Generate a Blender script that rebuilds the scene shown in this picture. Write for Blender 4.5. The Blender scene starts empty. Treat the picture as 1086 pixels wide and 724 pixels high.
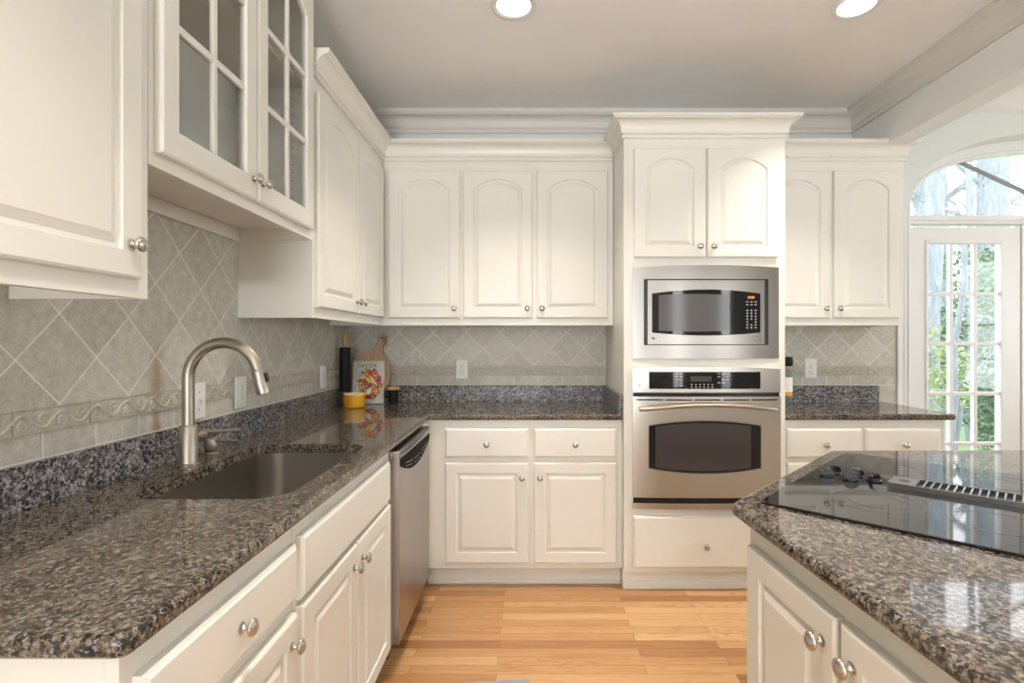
import bpy, bmesh, math, random
from mathutils import Vector, Matrix
random.seed(7)
C = bpy.context.scene.collection
PI = math.pi

# ------------------------------------------------------------------ camera, world, lights, exposure
SC = bpy.context.scene
cam_d = bpy.data.cameras.new('camera'); cam = bpy.data.objects.new('camera', cam_d); C.objects.link(cam)
cam.location = (0, 0, 1.293); cam.rotation_euler = (PI/2, 0, 0)
cam_d.sensor_width = 36; cam_d.lens = 36*560/1086; cam_d.shift_x = -19/1086; cam_d.shift_y = 0.0
cam_d.clip_start = 0.02; cam_d.clip_end = 200
SC.camera = cam
vs = SC.view_settings
vs.view_transform = 'Standard'; vs.look = 'None'; vs.gamma = 1; vs.use_curve_mapping = False
vs.exposure = 0.24

W = bpy.data.worlds.new('sky'); SC.world = W; W.use_nodes = True
bg = W.node_tree.nodes['Background']
bg.inputs['Color'].default_value = (0.95, 0.97, 1.0, 1); bg.inputs['Strength'].default_value = 3.4

LAMP_W = 8.4          # each recessed ceiling lamp
DAY_REAR = 29.0        # daylight through the windows behind the camera, per metre of width
CEIL_FILL = 235.0          # added fill lamp, aimed up through those windows at the ceiling
DAY_RIGHT = 36.0       # daylight through the breakfast-nook windows
def area(name, loc, direction, sx, sy, power, col):
    l = bpy.data.lights.new(name, 'AREA'); l.shape = 'RECTANGLE'; l.size = sx; l.size_y = sy
    l.energy = power; l.color = col
    o = bpy.data.objects.new(name, l); C.objects.link(o); o.location = loc
    o.rotation_euler = Vector(direction).to_track_quat('-Z', 'Y').to_euler()
    return o
for _x, _w in ((-.28, 1.45), (2.3, .42), (3.85, .42)):
    area('daylight_rear_window', (_x, -4.27, 1.4), (0, 1, .05), _w, 2.1, DAY_REAR*_w, (1.0, 0.975, 0.94))
area('added_ceiling_fill', (-.28, -5.0, .10), (0, 1, .80), 2.4, 1.2, CEIL_FILL, (0.92, 0.96, 1.0)).data.spread = math.radians(86)  # added lamp, tilted up with a narrowed spread to brighten the ceiling
area('daylight_nook_window', (5.75, 1.2, 1.5), (-1, 0, 0), 2.2, 1.7, DAY_RIGHT, (0.86, 0.94, 1.0))
_p = area('terrace_door_portal', (3.64, 3.62, 1.3), (0, -1, 0), 2.4, 2.6, 1.0, (1, 1, 1)); _p.data.cycles.is_portal = True

# ------------------------------------------------------------------ materials
class NT:
    def __init__(s, name):
        s.m = bpy.data.materials.new(name); s.m.use_nodes = True
        s.t = s.m.node_tree; s.b = s.t.nodes['Principled BSDF']
    def n(s, typ, **kw):
        nd = s.t.nodes.new(typ)
        for k, v in kw.items(): setattr(nd, k, v)
        return nd
    def set(s, sock, v):
        if hasattr(v, 'is_linked') or isinstance(v, bpy.types.NodeSocket): s.t.links.new(v, sock)
        else: sock.default_value = v
    def math(s, op, a, b=0.0, c=0.0, clamp=False):
        nd = s.n('ShaderNodeMath', operation=op); nd.use_clamp = clamp
        for i, v in enumerate((a, b, c)): s.set(nd.inputs[i], v)
        return nd.outputs[0]
    def ramp(s, fac, stops, mode='LINEAR'):
        nd = s.n('ShaderNodeValToRGB'); cr = nd.color_ramp; cr.interpolation = mode
        while len(cr.elements) < len(stops): cr.elements.new(0.5)
        for e, (p, c) in zip(cr.elements, stops):
            e.position = p; e.color = (*c, 1) if len(c) == 3 else c
        s.set(nd.inputs[0], fac); return nd.outputs[0]
    def mix(s, fac, a, b, mode='MIX'):
        nd = s.n('ShaderNodeMix', data_type='RGBA', blend_type=mode)
        s.set(nd.inputs[0], fac)
        for i, v in ((6, a), (7, b)):
            if isinstance(v, tuple) and len(v) == 3: v = (*v, 1)
            s.set(nd.inputs[i], v)
        return nd.outputs[2]
    def coord(s): return s.n('ShaderNodeTexCoord').outputs['Object']
    def geo(s): return s.n('ShaderNodeNewGeometry').outputs['Position']
    def mapped(s, vec, scale=(1, 1, 1), loc=(0, 0, 0), rot=(0, 0, 0)):
        nd = s.n('ShaderNodeMapping'); s.set(nd.inputs['Vector'], vec)
        nd.inputs['Scale'].default_value = scale; nd.inputs['Location'].default_value = loc; nd.inputs['Rotation'].default_value = rot
        return nd.outputs[0]
    def noise(s, vec, scale, detail=2, rough=.5, dist=0.0):
        nd = s.n('ShaderNodeTexNoise'); s.set(nd.inputs['Vector'], vec)
        nd.inputs['Scale'].default_value = scale; nd.inputs['Detail'].default_value = detail
        nd.inputs['Roughness'].default_value = rough; nd.inputs['Distortion'].default_value = dist
        return nd.outputs['Fac']
    def vor(s, vec, scale, out='Color', feat='F1', rnd=1.0):
        nd = s.n('ShaderNodeTexVoronoi', feature=feat); s.set(nd.inputs['Vector'], vec)
        nd.inputs['Scale'].default_value = scale; nd.inputs['Randomness'].default_value = rnd
        return nd.outputs[out]
    def bump(s, h, strength=.2, dist=.001):
        nd = s.n('ShaderNodeBump'); s.set(nd.inputs['Height'], h)
        nd.inputs['Strength'].default_value = strength; nd.inputs['Distance'].default_value = dist
        s.t.links.new(nd.outputs[0], s.b.inputs['Normal'])
    def base(s, v):
        if isinstance(v, tuple) and len(v) == 3: v = (*v, 1)
        s.set(s.b.inputs['Base Color'], v)
    def p(s, **kw):
        for k, v in kw.items(): s.set(s.b.inputs[k.replace('_', ' ')], v)
        return s

def paint(name, col, rough=.35, var=.03):
    a = NT(name); v = a.coord()
    f = a.noise(v, 6, 3)
    a.base(a.mix(f, tuple(c*(1-var) for c in col), tuple(min(1, c*(1+var)) for c in col)))
    a.p(Roughness=rough); a.bump(a.noise(v, 240, 2), .03, .0005)
    return a.m
def plain(name, col, rough=.5, metal=0.0, **kw):
    a = NT(name); a.base(col); a.p(Roughness=rough, Metallic=metal, **kw); 
    f = a.noise(a.coord(), 60, 2); a.set(a.b.inputs['Roughness'], a.math('MULTIPLY_ADD', f, .08, max(0, rough-.04)))
    return a.m

M = {}
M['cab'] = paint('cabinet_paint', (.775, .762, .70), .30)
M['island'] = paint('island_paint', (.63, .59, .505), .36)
M['wall'] = paint('wall_paint', (.68, .71, .67), .6)
M['ceiling'] = paint('ceiling_paint', (.90, .895, .885), .7)
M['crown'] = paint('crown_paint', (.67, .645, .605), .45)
M['trim'] = paint('trim_paint', (.78, .785, .77), .35)
M['plastic'] = plain('white_plastic', (.82, .81, .77), .35)
M['slot'] = plain('outlet_slot', (.04, .04, .04), .5)
M['inside'] = paint('cabinet_inside', (.60, .555, .475), .45)
M['nickel'] = plain('polished_nickel', (.56, .53, .49), .24, 1.0)
M['blackglass'] = plain('black_glass', (.008, .008, .009), .04)
M['blackplastic'] = plain('black_plastic', (.010, .010, .011), .2)
M['matteblack'] = plain('matte_black', (.008, .008, .009), .45); M['matteblack'].node_tree.nodes['Principled BSDF'].inputs['Specular IOR Level'].default_value = .18
M['screen'] = plain('microwave_screen', (.10, .10, .105), .12)
M['marks'] = plain('pale_key_marks', (.42, .43, .45), .5)
M['darkpanel'] = plain('dishwasher_panel', (.006, .006, .007), .55); M['darkpanel'].node_tree.nodes['Principled BSDF'].inputs['Specular IOR Level'].default_value = .04
M['ring'] = plain('burner_ring', (.085, .09, .095), .2)
M['yellow'] = plain('yellow_glaze', (.78, .40, .02), .22)
M['cream'] = plain('cream_glaze', (.85, .74, .50), .3)
M['paper'] = plain('book_paper', (.72, .68, .61), .6)
M['cover'] = None
M['ink'] = plain('dark_ink', (.06, .05, .05), .6)
M['cord'] = plain('leather_cord', (.03, .02, .015), .7)
M['backlit'] = plain('backlit_muntin', (.26, .27, .28), .5)  # trim paint darkened: shade on the backlit fan bars put into the colour
M['holes'] = plain('peg_hole', (.10, .08, .06), .8)

a = NT('granite'); v = a.geo()
wn = a.n('ShaderNodeTexNoise'); a.set(wn.inputs['Vector'], v); wn.inputs['Scale'].default_value = 110; wn.inputs['Detail'].default_value = 2
wa = a.n('ShaderNodeVectorMath', operation='MULTIPLY_ADD'); a.set(wa.inputs[0], wn.outputs['Color']); wa.inputs[1].default_value = (.016, .016, .016); a.set(wa.inputs[2], v)
c1 = a.vor(wa.outputs[0], 150); c2 = a.vor(wa.outputs[0], 230)
sep = a.n('ShaderNodeSeparateColor'); a.set(sep.inputs[0], c1); sep2 = a.n('ShaderNodeSeparateColor'); a.set(sep2.inputs[0], c2)
n1 = a.noise(v, 95, 4, .65, .4); n2 = a.noise(v, 22, 2)
fac = a.math('ADD', a.math('MULTIPLY', sep.outputs[0], .24), a.math('MULTIPLY', n1, .76))
fac = a.math('ADD', fac, a.math('MULTIPLY_ADD', n2, .26, -.13))
g = a.ramp(fac, [(0.0, (.006, .006, .006)), (.36, (.014, .013, .012)), (.44, (.055, .043, .033)), (.52, (.125, .094, .068)), (.61, (.190, .148, .110)), (.72, (.225, .203, .182)), (.90, (.38, .365, .35))])
g = a.mix(a.math('MULTIPLY', a.math('GREATER_THAN', sep2.outputs[1], .90), .55), g, (.33, .335, .345))
g = a.mix(a.math('MULTIPLY', a.math('GREATER_THAN', sep2.outputs[2], .87), .75), g, (.018, .018, .019))
a.base(g); a.p(Roughness=.045); a.b.inputs['Specular IOR Level'].default_value = .5
M['granite'] = a.m

a = NT('granite_upstand_lit'); v = a.geo()  # same stone as worktop; light on upright faces painted in as greyer colour
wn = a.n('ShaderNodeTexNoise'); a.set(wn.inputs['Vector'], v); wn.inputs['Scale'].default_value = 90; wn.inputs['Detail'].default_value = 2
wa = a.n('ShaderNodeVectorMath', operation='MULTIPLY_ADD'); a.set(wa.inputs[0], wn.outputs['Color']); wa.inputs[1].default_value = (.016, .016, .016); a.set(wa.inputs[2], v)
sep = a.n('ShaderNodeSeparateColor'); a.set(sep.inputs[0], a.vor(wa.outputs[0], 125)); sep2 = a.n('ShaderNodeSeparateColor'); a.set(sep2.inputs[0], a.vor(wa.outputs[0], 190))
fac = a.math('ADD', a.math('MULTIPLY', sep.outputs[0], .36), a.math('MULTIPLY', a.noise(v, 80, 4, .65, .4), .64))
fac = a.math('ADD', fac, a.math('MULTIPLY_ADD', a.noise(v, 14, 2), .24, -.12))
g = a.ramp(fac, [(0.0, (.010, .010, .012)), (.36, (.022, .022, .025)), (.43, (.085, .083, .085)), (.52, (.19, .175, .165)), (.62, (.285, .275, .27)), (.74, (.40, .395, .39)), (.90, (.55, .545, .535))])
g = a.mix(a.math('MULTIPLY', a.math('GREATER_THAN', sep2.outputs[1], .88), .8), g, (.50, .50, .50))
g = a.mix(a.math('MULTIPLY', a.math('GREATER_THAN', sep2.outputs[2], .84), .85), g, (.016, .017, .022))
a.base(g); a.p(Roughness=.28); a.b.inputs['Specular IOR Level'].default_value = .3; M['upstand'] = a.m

def tile_mat(name, axis, a0, t, rowphase, stain=None):
    a = NT(name); v = a.geo()
    sx = a.n('ShaderNodeSeparateXYZ'); a.set(sx.inputs[0], v)
    h = sx.outputs[axis]; z = sx.outputs[2]
    hh = a.math('SUBTRACT', h, a0); zz = a.math('SUBTRACT', z, 1.140)
    k = 1/(math.sqrt(2)*t)
    p = a.math('MULTIPLY', a.math('ADD', hh, zz), k); q = a.math('MULTIPLY', a.math('SUBTRACT', hh, zz), k)
    dp = a.math('PINGPONG', p, .5); dq = a.math('PINGPONG', q, .5)
    d1 = a.math('MULTIPLY', a.math('MINIMUM', dp, dq), t)
    r = a.math('MULTIPLY', a.math('PINGPONG', a.math('DIVIDE', a.math('SUBTRACT', h, rowphase), .1535), .5), .1535)
    r = a.math('MINIMUM', r, a.math('ABSOLUTE', a.math('SUBTRACT', z, 1.0175)))
    up = a.math('GREATER_THAN', z, 1.1)
    d = a.math('ADD', a.math('MULTIPLY', d1, up), a.math('MULTIPLY', r, a.math('SUBTRACT', 1.0, up)))
    mr = a.n('ShaderNodeMapRange'); a.set(mr.inputs[0], d); mr.inputs[1].default_value = .0011; mr.inputs[2].default_value = .0024
    mask = mr.outputs[0]
    # per-tile tint
    fl = a.n('ShaderNodeCombineXYZ'); a.set(fl.inputs[0], a.math('FLOOR', p)); a.set(fl.inputs[1], a.math('FLOOR', q))
    wn = a.n('ShaderNodeTexWhiteNoise'); a.set(wn.inputs[0], fl.outputs[0])
    f = a.noise(v, 34, 5, .7); f2 = a.noise(v, 160, 3, .6)
    f = a.math('ADD', a.math('MULTIPLY', f, .62), a.math('MULTIPLY', f2, .38))
    f = a.math('ADD', f, a.math('MULTIPLY_ADD', wn.outputs[0], .14, -.07))
    col = a.ramp(f, [(.3, (.385, .365, .31)), (.5, (.53, .51, .445)), (.72, (.68, .66, .59))])
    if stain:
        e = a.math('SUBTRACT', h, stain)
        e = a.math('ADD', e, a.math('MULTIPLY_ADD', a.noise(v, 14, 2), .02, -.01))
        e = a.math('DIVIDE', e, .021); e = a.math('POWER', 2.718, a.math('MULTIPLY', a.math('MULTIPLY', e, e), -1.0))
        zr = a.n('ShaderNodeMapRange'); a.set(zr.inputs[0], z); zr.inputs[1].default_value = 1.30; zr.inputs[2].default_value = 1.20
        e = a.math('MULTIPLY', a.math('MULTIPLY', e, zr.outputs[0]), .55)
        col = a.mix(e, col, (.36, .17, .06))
    a.base(a.mix(mask, (.80, .775, .70), col))
    a.p(Roughness=.42); a.bump(a.math('ADD', mask, a.math('MULTIPLY', f2, .12)), .35, .0012)
    return a.m
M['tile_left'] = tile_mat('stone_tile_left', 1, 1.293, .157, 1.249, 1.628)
M['tile_back'] = tile_mat('stone_tile_back', 0, -.828, .1502, -.716)
M['tile_right'] = tile_mat('stone_tile_right', 0, 1.716, .1535, 1.73)
a = NT('listello_tile'); v = a.geo(); f = a.noise(v, 40, 4, .65)
a.base(a.ramp(f, [(.3, (.47, .44, .35)), (.55, (.57, .54, .44)), (.75, (.64, .61, .51))])); a.p(Roughness=.4)
M['listello'] = a.m
a = NT('listello_ground'); v = a.geo(); f = a.noise(v, 40, 4, .65)
a.base(a.ramp(f, [(.3, (.40, .375, .295)), (.55, (.50, .47, .385)), (.75, (.57, .54, .45))])); a.p(Roughness=.4)
M['listello_ground'] = a.m

a = NT('oak_floor'); v = a.geo()
br = a.n('ShaderNodeTexBrick'); a.set(br.inputs['Vector'], a.mapped(v, (1, 1, 1), (.13, .017, 0)))
br.offset = .37; br.offset_frequency = 2; br.squash = 1
br.inputs['Color1'].default_value = (0, 0, 0, 1); br.inputs['Color2'].default_value = (1, 1, 1, 1); br.inputs['Mortar'].default_value = (.5, .5, .5, 1)
br.inputs['Scale'].default_value = 1; br.inputs['Mortar Size'].default_value = .0007; br.inputs['Mortar Smooth'].default_value = .1
br.inputs['Brick Width'].default_value = .93; br.inputs['Row Height'].default_value = .0575; br.inputs['Bias'].default_value = 0
sp = a.n('ShaderNodeSeparateColor'); a.set(sp.inputs[0], br.outputs['Color'])
off = a.n('ShaderNodeCombineXYZ'); a.set(off.inputs[0], a.math('MULTIPLY', sp.outputs[0], 7.0)); a.set(off.inputs[2], a.math('MULTIPLY', sp.outputs[0], 13.0))
va = a.n('ShaderNodeVectorMath', operation='ADD'); a.set(va.inputs[0], v); a.set(va.inputs[1], off.outputs[0])
grain = a.noise(a.mapped(va.outputs[0], (2.2, 48, 1)), 1.6, 5, .6, .8)
fine = a.noise(a.mapped(va.outputs[0], (9, 420, 1)), 1, 3, .6)
rings = a.math('PINGPONG', a.math('MULTIPLY', a.noise(a.mapped(va.outputs[0], (1.5, 17, 1)), 1.0, 2, .5, .3), 13.0), .5)
rm = a.n('ShaderNodeMapRange'); a.set(rm.inputs[0], rings); rm.inputs[1].default_value = .20; rm.inputs[2].default_value = .02
tone = a.math('ADD', a.math('MULTIPLY', sp.outputs[0], .58), a.math('MULTIPLY', grain, .42))
col = a.ramp(tone, [(.15, (.22, .095, .038)), (.36, (.39, .195, .078)), (.58, (.53, .305, .135)), (.85, (.65, .425, .22))])
pk = a.math('FRACT', a.math('MULTIPLY', sp.outputs[0], 7.31))
col = a.mix(a.math('MULTIPLY', rm.outputs[0], a.math('MULTIPLY_ADD', pk, .50, .08)), col, (.27, .11, .04))
col = a.mix(a.math('MULTIPLY', fine, .25), col, (.36, .17, .06))
col = a.mix(br.outputs['Fac'], col, (.13, .055, .02))
a.base(col); a.p(Roughness=.22); a.bump(a.math('MULTIPLY_ADD', br.outputs['Fac'], -1.0, a.math('MULTIPLY', fine, .15)), .15, .001)
M['floor'] = a.m

def steel(name, col, rough, scale=(2, 2, 420)):
    a = NT(name); v = a.coord(); f = a.noise(a.mapped(v, scale), 1.2, 3, .7)
    a.base(a.mix(f, tuple(c*.97 for c in col), tuple(min(1, c*1.03) for c in col)))
    a.p(Metallic=1.0, Roughness=a.math('MULTIPLY_ADD', f, .05, rough-.025)); a.bump(f, .012, .0003)
    a.b.inputs['Anisotropic'].default_value = .3
    return a.m
M['steel'] = steel('brushed_steel', (.43, .418, .40), .22)
M['oven_steel'] = steel('oven_steel', (.66, .635, .60), .24)
M['steel_v'] = steel('dishwasher_steel', (.42, .39, .38), .28, (420, 420, 2))
M['sink'] = steel('sink_steel', (.46, .435, .40), .30, (3, 300, 3))
M['ventsteel'] = steel('dark_vent_steel', (.22, .22, .225), .35, (3, 3, 3))
M['faucet'] = steel('brushed_nickel', (.42, .375, .32), .40, (200, 200, 8))

def wood(name, c0, c1, scale=(60, 6, 60)):
    a = NT(name); v = a.coord(); f = a.noise(a.mapped(v, scale), 1.0, 4, .6, .6)
    a.base(a.ramp(f, [(.3, c0), (.7, c1)])); a.p(Roughness=.45); a.bump(f, .06, .0005); return a.m
M['beech'] = wood('beech_handle', (.42, .22, .09), (.55, .32, .15), (60, 60, 6))
M['board'] = wood('acacia_board', (.40, .26, .14), (.56, .39, .24), (90, 60, 7))
M['lid'] = wood('bamboo_lid', (.48, .24, .08), (.62, .36, .15), (10, 90, 90))

def glass(name, tint=(1, 1, 1), thin=.9):
    a = NT(name); t = a.t; out = t.nodes['Material Output']
    tr = a.n('ShaderNodeBsdfTransparent'); tr.inputs[0].default_value = (*tint, 1)
    gl = a.n('ShaderNodeBsdfGlossy'); gl.inputs['Roughness'].default_value = .03
    lw = a.n('ShaderNodeLayerWeight'); lw.inputs[0].default_value = .5
    f5 = a.math('MULTIPLY_ADD', a.math('POWER', lw.outputs['Facing'], 5.0), .9, .035)
    mx = a.n('ShaderNodeMixShader'); t.links.new(f5, mx.inputs[0]); t.links.new(tr.outputs[0], mx.inputs[1]); t.links.new(gl.outputs[0], mx.inputs[2])
    t.links.new(mx.outputs[0], out.inputs[0]); t.nodes.remove(a.b); return a.m
M['glass'] = glass('clear_glass', (.97, .98, .98))
M['bottle'] = glass('bottle_glass', (.75, .82, .80))

def emit(name, col, st):
    a = NT(name); a.base(col); a.b.inputs['Emission Color'].default_value = (*col, 1); a.b.inputs['Emission Strength'].default_value = st; return a.m
M['lens'] = emit('lamp_lens', (1.0, .95, .88), 2.2)
M['digits'] = emit('clock_digits', (1.0, .42, .12), .7)

a = NT('bark'); v = a.coord(); f = a.noise(a.mapped(v, (14, 14, 3)), 1.5, 4, .65)
a.base(a.ramp(f, [(.3, (.20, .23, .26)), (.7, (.36, .40, .44))])); a.p(Roughness=.9); M['bark'] = a.m
def leafmat(name, c0, c1):
    a = NT(name); v = a.geo(); f = a.noise(v, 3.0, 4, .7)
    a.base(a.ramp(f, [(.3, c0), (.7, c1)])); a.p(Roughness=.45)
    return a.m
M['holly'] = leafmat('dark_leaf', (.08, .15, .09), (.24, .35, .22))
M['maple'] = leafmat('yellow_green_leaf', (.24, .32, .14), (.42, .48, .26))
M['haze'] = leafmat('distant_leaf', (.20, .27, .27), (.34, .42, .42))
M['lawn'] = leafmat('lawn_grass', (.13, .24, .10), (.25, .36, .17))
M['deckwood'] = wood('deck_boards', (.34, .31, .27), (.48, .45, .40), (4, 40, 4))
M['fencewood'] = wood('fence_boards', (.36, .35, .34), (.48, .47, .46), (40, 4, 4))
M['mat'] = None
a = NT('grey_woven_mat'); v = a.coord(); ck = a.n('ShaderNodeTexChecker'); a.set(ck.inputs[0], v); ck.inputs[3].default_value = 140
ck.inputs[1].default_value = (.20, .20, .22, 1); ck.inputs[2].default_value = (.34, .33, .33, 1); a.base(ck.outputs[0]); a.p(Roughness=.95); M['mat'] = a.m
a = NT('book_cover'); v = a.coord(); f = a.noise(v, 30, 4, .7)
a.base(a.ramp(f, [(.3, (.45, .43, .40)), (.7, (.62, .60, .56))])); a.p(Roughness=.4); M['cover'] = a.m

# ------------------------------------------------------------------ mesh helpers
class MB:
    def __init__(s): s.bm = bmesh.new(); s.mi = 0
    def face(s, vs):
        try:
            f = s.bm.faces.new(vs); f.material_index = s.mi; return f
        except ValueError: return None
    def box(s, x0, x1, y0, y1, z0, z1, bev=0.0):
        co = [(x0,y0,z0),(x1,y0,z0),(x1,y1,z0),(x0,y1,z0),(x0,y0,z1),(x1,y0,z1),(x1,y1,z1),(x0,y1,z1)]
        v = [s.bm.verts.new(c) for c in co]
        fs = [s.face([v[i] for i in q]) for q in ((3,2,1,0),(4,5,6,7),(0,1,5,4),(1,2,6,5),(2,3,7,6),(3,0,4,7))]
        if bev:
            es = list({e for f in fs for e in f.edges})
            bmesh.ops.bevel(s.bm, geom=es, offset=bev, segments=2, profile=.6, affect='EDGES')
        return s
    def loops(s, ls, cap0=True, cap1=True, closed=True):
        vl = [[s.bm.verts.new(p) for p in l] for l in ls]
        n = len(vl[0])
        for i in range(len(vl)-1):
            for j in range(n if closed else n-1):
                k = (j+1) % n
                s.face([vl[i][j], vl[i][k], vl[i+1][k], vl[i+1][j]])
        if cap0: s.face(list(reversed(vl[0])))
        if cap1: s.face(vl[-1])
        return s
    def tube(s, pts, rad, seg=12, cap=True):
        pts = [Vector(p) for p in pts]; n = len(pts)
        if not isinstance(rad, (list, tuple)): rad = [rad]*n
        t0 = (pts[1]-pts[0]).normalized(); up = Vector((0, 0, 1)) if abs(t0.z) < .9 else Vector((1, 0, 0))
        nx = t0.cross(up).normalized(); ls = []
        for i, p in enumerate(pts):
            t = (pts[min(i+1, n-1)]-pts[max(i-1, 0)]).normalized()
            nx = (nx - t*nx.dot(t)).normalized(); ny = t.cross(nx)
            ls.append([p+(nx*math.cos(2*PI*k/seg)+ny*math.sin(2*PI*k/seg))*rad[i] for k in range(seg)])
        return s.loops(ls, cap, cap)
    def lathe(s, prof, org=(0, 0, 0), axis=(0, 0, 1), seg=24, cap0=True, cap1=True, squash=1.0):
        ax = Vector(axis).normalized(); up = Vector((0, 0, 1)) if abs(ax.z) < .9 else Vector((1, 0, 0))
        e1 = ax.cross(up).normalized(); e2 = ax.cross(e1); o = Vector(org)
        ls = [[o+ax*h+(e1*math.cos(2*PI*k/seg)+e2*math.sin(2*PI*k/seg)*squash)*max(r, .0002) for k in range(seg)] for r, h in prof]
        return s.loops(ls, cap0, cap1)
    def prism(s, pts, vec):
        vec = Vector(vec); return s.loops([[Vector(p) for p in pts], [Vector(p)+vec for p in pts]])
    def build(s, name, mats, parent=None, local=False, ang=35, smooth=True):
        bmesh.ops.recalc_face_normals(s.bm, faces=s.bm.faces)
        if parent is not None and not local:
            o = ORG.get(parent.name, Vector((0, 0, 0)))
            for v in s.bm.verts: v.co -= o
        me = bpy.data.meshes.new(name); s.bm.to_mesh(me); s.bm.free()
        for m in (mats if isinstance(mats, (list, tuple)) else [mats]): me.materials.append(m)
        if smooth:
            me.shade_smooth(); me.set_sharp_from_angle(angle=math.radians(ang))
            if ang not in (20, 25, 60):          # broad flat faces keep their own normal beside rounded edges
                for f in me.polygons:
                    if f.area > .0015: f.use_smooth = False
        ob = bpy.data.objects.new(name, me); C.objects.link(ob)
        if parent is not None:
            ob.parent = parent; ORG[ob.name] = ORG.get(parent.name, Vector((0, 0, 0)))
        return ob
ORG = {}
def tag(o, label, cat, group=None):
    o['label'] = label; o['category'] = cat
    if group: o['group'] = group
    return o
def thing(name, label, cat, loc=(0, 0, 0), rot=(0, 0, 0), group=None):
    o = bpy.data.objects.new(name, None); C.objects.link(o); o.empty_display_size = .05
    o.location = loc; o.rotation_euler = rot; ORG[o.name] = Vector(loc)
    return tag(o, label, cat, group)
def struct(o): o['kind'] = 'structure'; return o
Z = Vector((0, 0, 1))
class Fr:      # a front: origin, width direction, outward normal
    def __init__(s, o, u, n): s.o = Vector(o); s.u = Vector(u); s.n = Vector(n)
    def p(s, a, b, d): return s.o + s.u*a + Z*b + s.n*d
BACK = ((1, 0, 0), (0, -1, 0)); LEFT = ((0, 1, 0), (1, 0, 0))

def outline(x0, x1, y0, y1, ins, rise, K, arch):
    """closed outline with a fixed vertex count; arch False gives the rectangle that matches it"""
    X0, X1, Y0 = x0+ins, x1-ins, y0+ins
    pts = [(X0, Y0), (X1, Y0)]
    if arch and rise > 0:
        hw = (x1-x0)/2; cx = (x0+x1)/2; R = (hw*hw+rise*rise)/(2*rise); cy = y1-R
        h2 = hw-ins; r2 = R-ins; A = math.asin(h2/r2)
        ys = cy+r2*math.cos(A)
        pts.append((X1, ys-.012))
        for k in range(K+1):
            t = A-2*A*k/K; pts.append((cx+r2*math.sin(t), cy+r2*math.cos(t)))
        pts.append((X0, ys-.012))
    else:
        Y1 = y1-ins; pts.append((X1, Y1-(.09 if rise else .03)))
        for k in range(K+1): pts.append((X1+(X0-X1)*k/K, Y1))
        pts.append((X0, Y1-(.09 if rise else .03)))
    return pts
def raised_door(fr, w, h, rise=0.0, th=.019, sx=.058, sb=.055, st=.052):
    K = 14 if rise else 1
    ls = []
    def add(ins, d, arch=False, panel=False):
        if panel: o = outline(sx, w-sx, sb, h-st, ins, rise, K, True)
        else: o = outline(0, w, 0, h, ins, rise, K, False)
        ls.append([fr.p(a, b, d) for a, b in o])
    add(0, 0); add(0, th-.006); add(.0015, th-.003); add(.006, th)
    add(0, th, panel=True); add(.003, th-.007, panel=True); add(.011, th-.008, panel=True)
    add(.028, th-.001, panel=True); add(.030, th, panel=True)
    return MB().loops(ls)
def slab_front(fr, w, h, th=.019):
    ls = []
    for ins, d in ((0, 0), (0, th-.007), (.003, th-.005), (.006, th-.004), (.010, th), (.012, th)):
        ls.append([fr.p(a, b, d) for a, b in outline(0, w, 0, h, ins, 0, 1, False)])
    return MB().loops(ls)
KNOB = [(.0105, 0), (.0105, .0025), (.0075, .004), (.0055, .007), (.0055, .013), (.009, .0155), (.0150, .0185), (.0163, .0215), (.0150, .0248), (.0105, .0278), (.004, .0292)]
knob_me = {}
def knob(parent, fr, a, b, d):
    k = tuple(round(x, 3) for x in fr.n)
    if k not in knob_me:
        o = MB().lathe(KNOB, axis=fr.n, seg=20).build('knob', M['nickel']); knob_me[k] = o.data; bpy.data.objects.remove(o)
    o = bpy.data.objects.new('knob', knob_me[k]); C.objects.link(o); o.parent = parent
    o.location = fr.p(a, b, d) - ORG.get(parent.name, Vector((0, 0, 0)))
    return o
def fbox(mb, fr, a0, a1, b0, b1, d0, d1, bev=0):
    p, q = fr.p(a0, b0, d0), fr.p(a1, b1, d1)
    mb.box(min(p.x, q.x), max(p.x, q.x), min(p.y, q.y), max(p.y, q.y), min(p.z, q.z), max(p.z, q.z), bev)
def carcass(fr, w, h, dep, top=True, drop=.035, plate=True, openings=()):
    """panel-built cabinet box behind the face plane (d = 0); the bottom is recessed by drop"""
    mb = MB(); t = .018
    fbox(mb, fr, 0, t, 0, h, -dep, -.02); fbox(mb, fr, w-t, w, 0, h, -dep, -.02)
    fbox(mb, fr, t, w-t, drop, drop+t, -dep, -.02); fbox(mb, fr, t, w-t, drop+t, h, -dep, -dep+.006)
    if top: fbox(mb, fr, t, w-t, h-t, h, -dep, -.02)
    if plate: fbox(mb, fr, 0, w, 0, h, -.02, 0, .001)
    return mb
def sweep(path, prof, out, caps=True):
    """profile (projection, z) along a plan path; out(i) = outward normals of segment i"""
    P = [Vector((x, y, 0)) for x, y in path]; n = len(P); ls = []
    for i in range(n):
        if i == 0: m = Vector(out[0])
        elif i == n-1: m = Vector(out[-1])
        else:
            a, b = Vector(out[i-1]), Vector(out[i]); m = (a+b); m = m/(m.dot(a))
        ls.append([P[i]+Vector((m.x, m.y, 0))*p+Z*z for p, z in prof])
    return MB().loops(ls, caps, caps)
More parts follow.
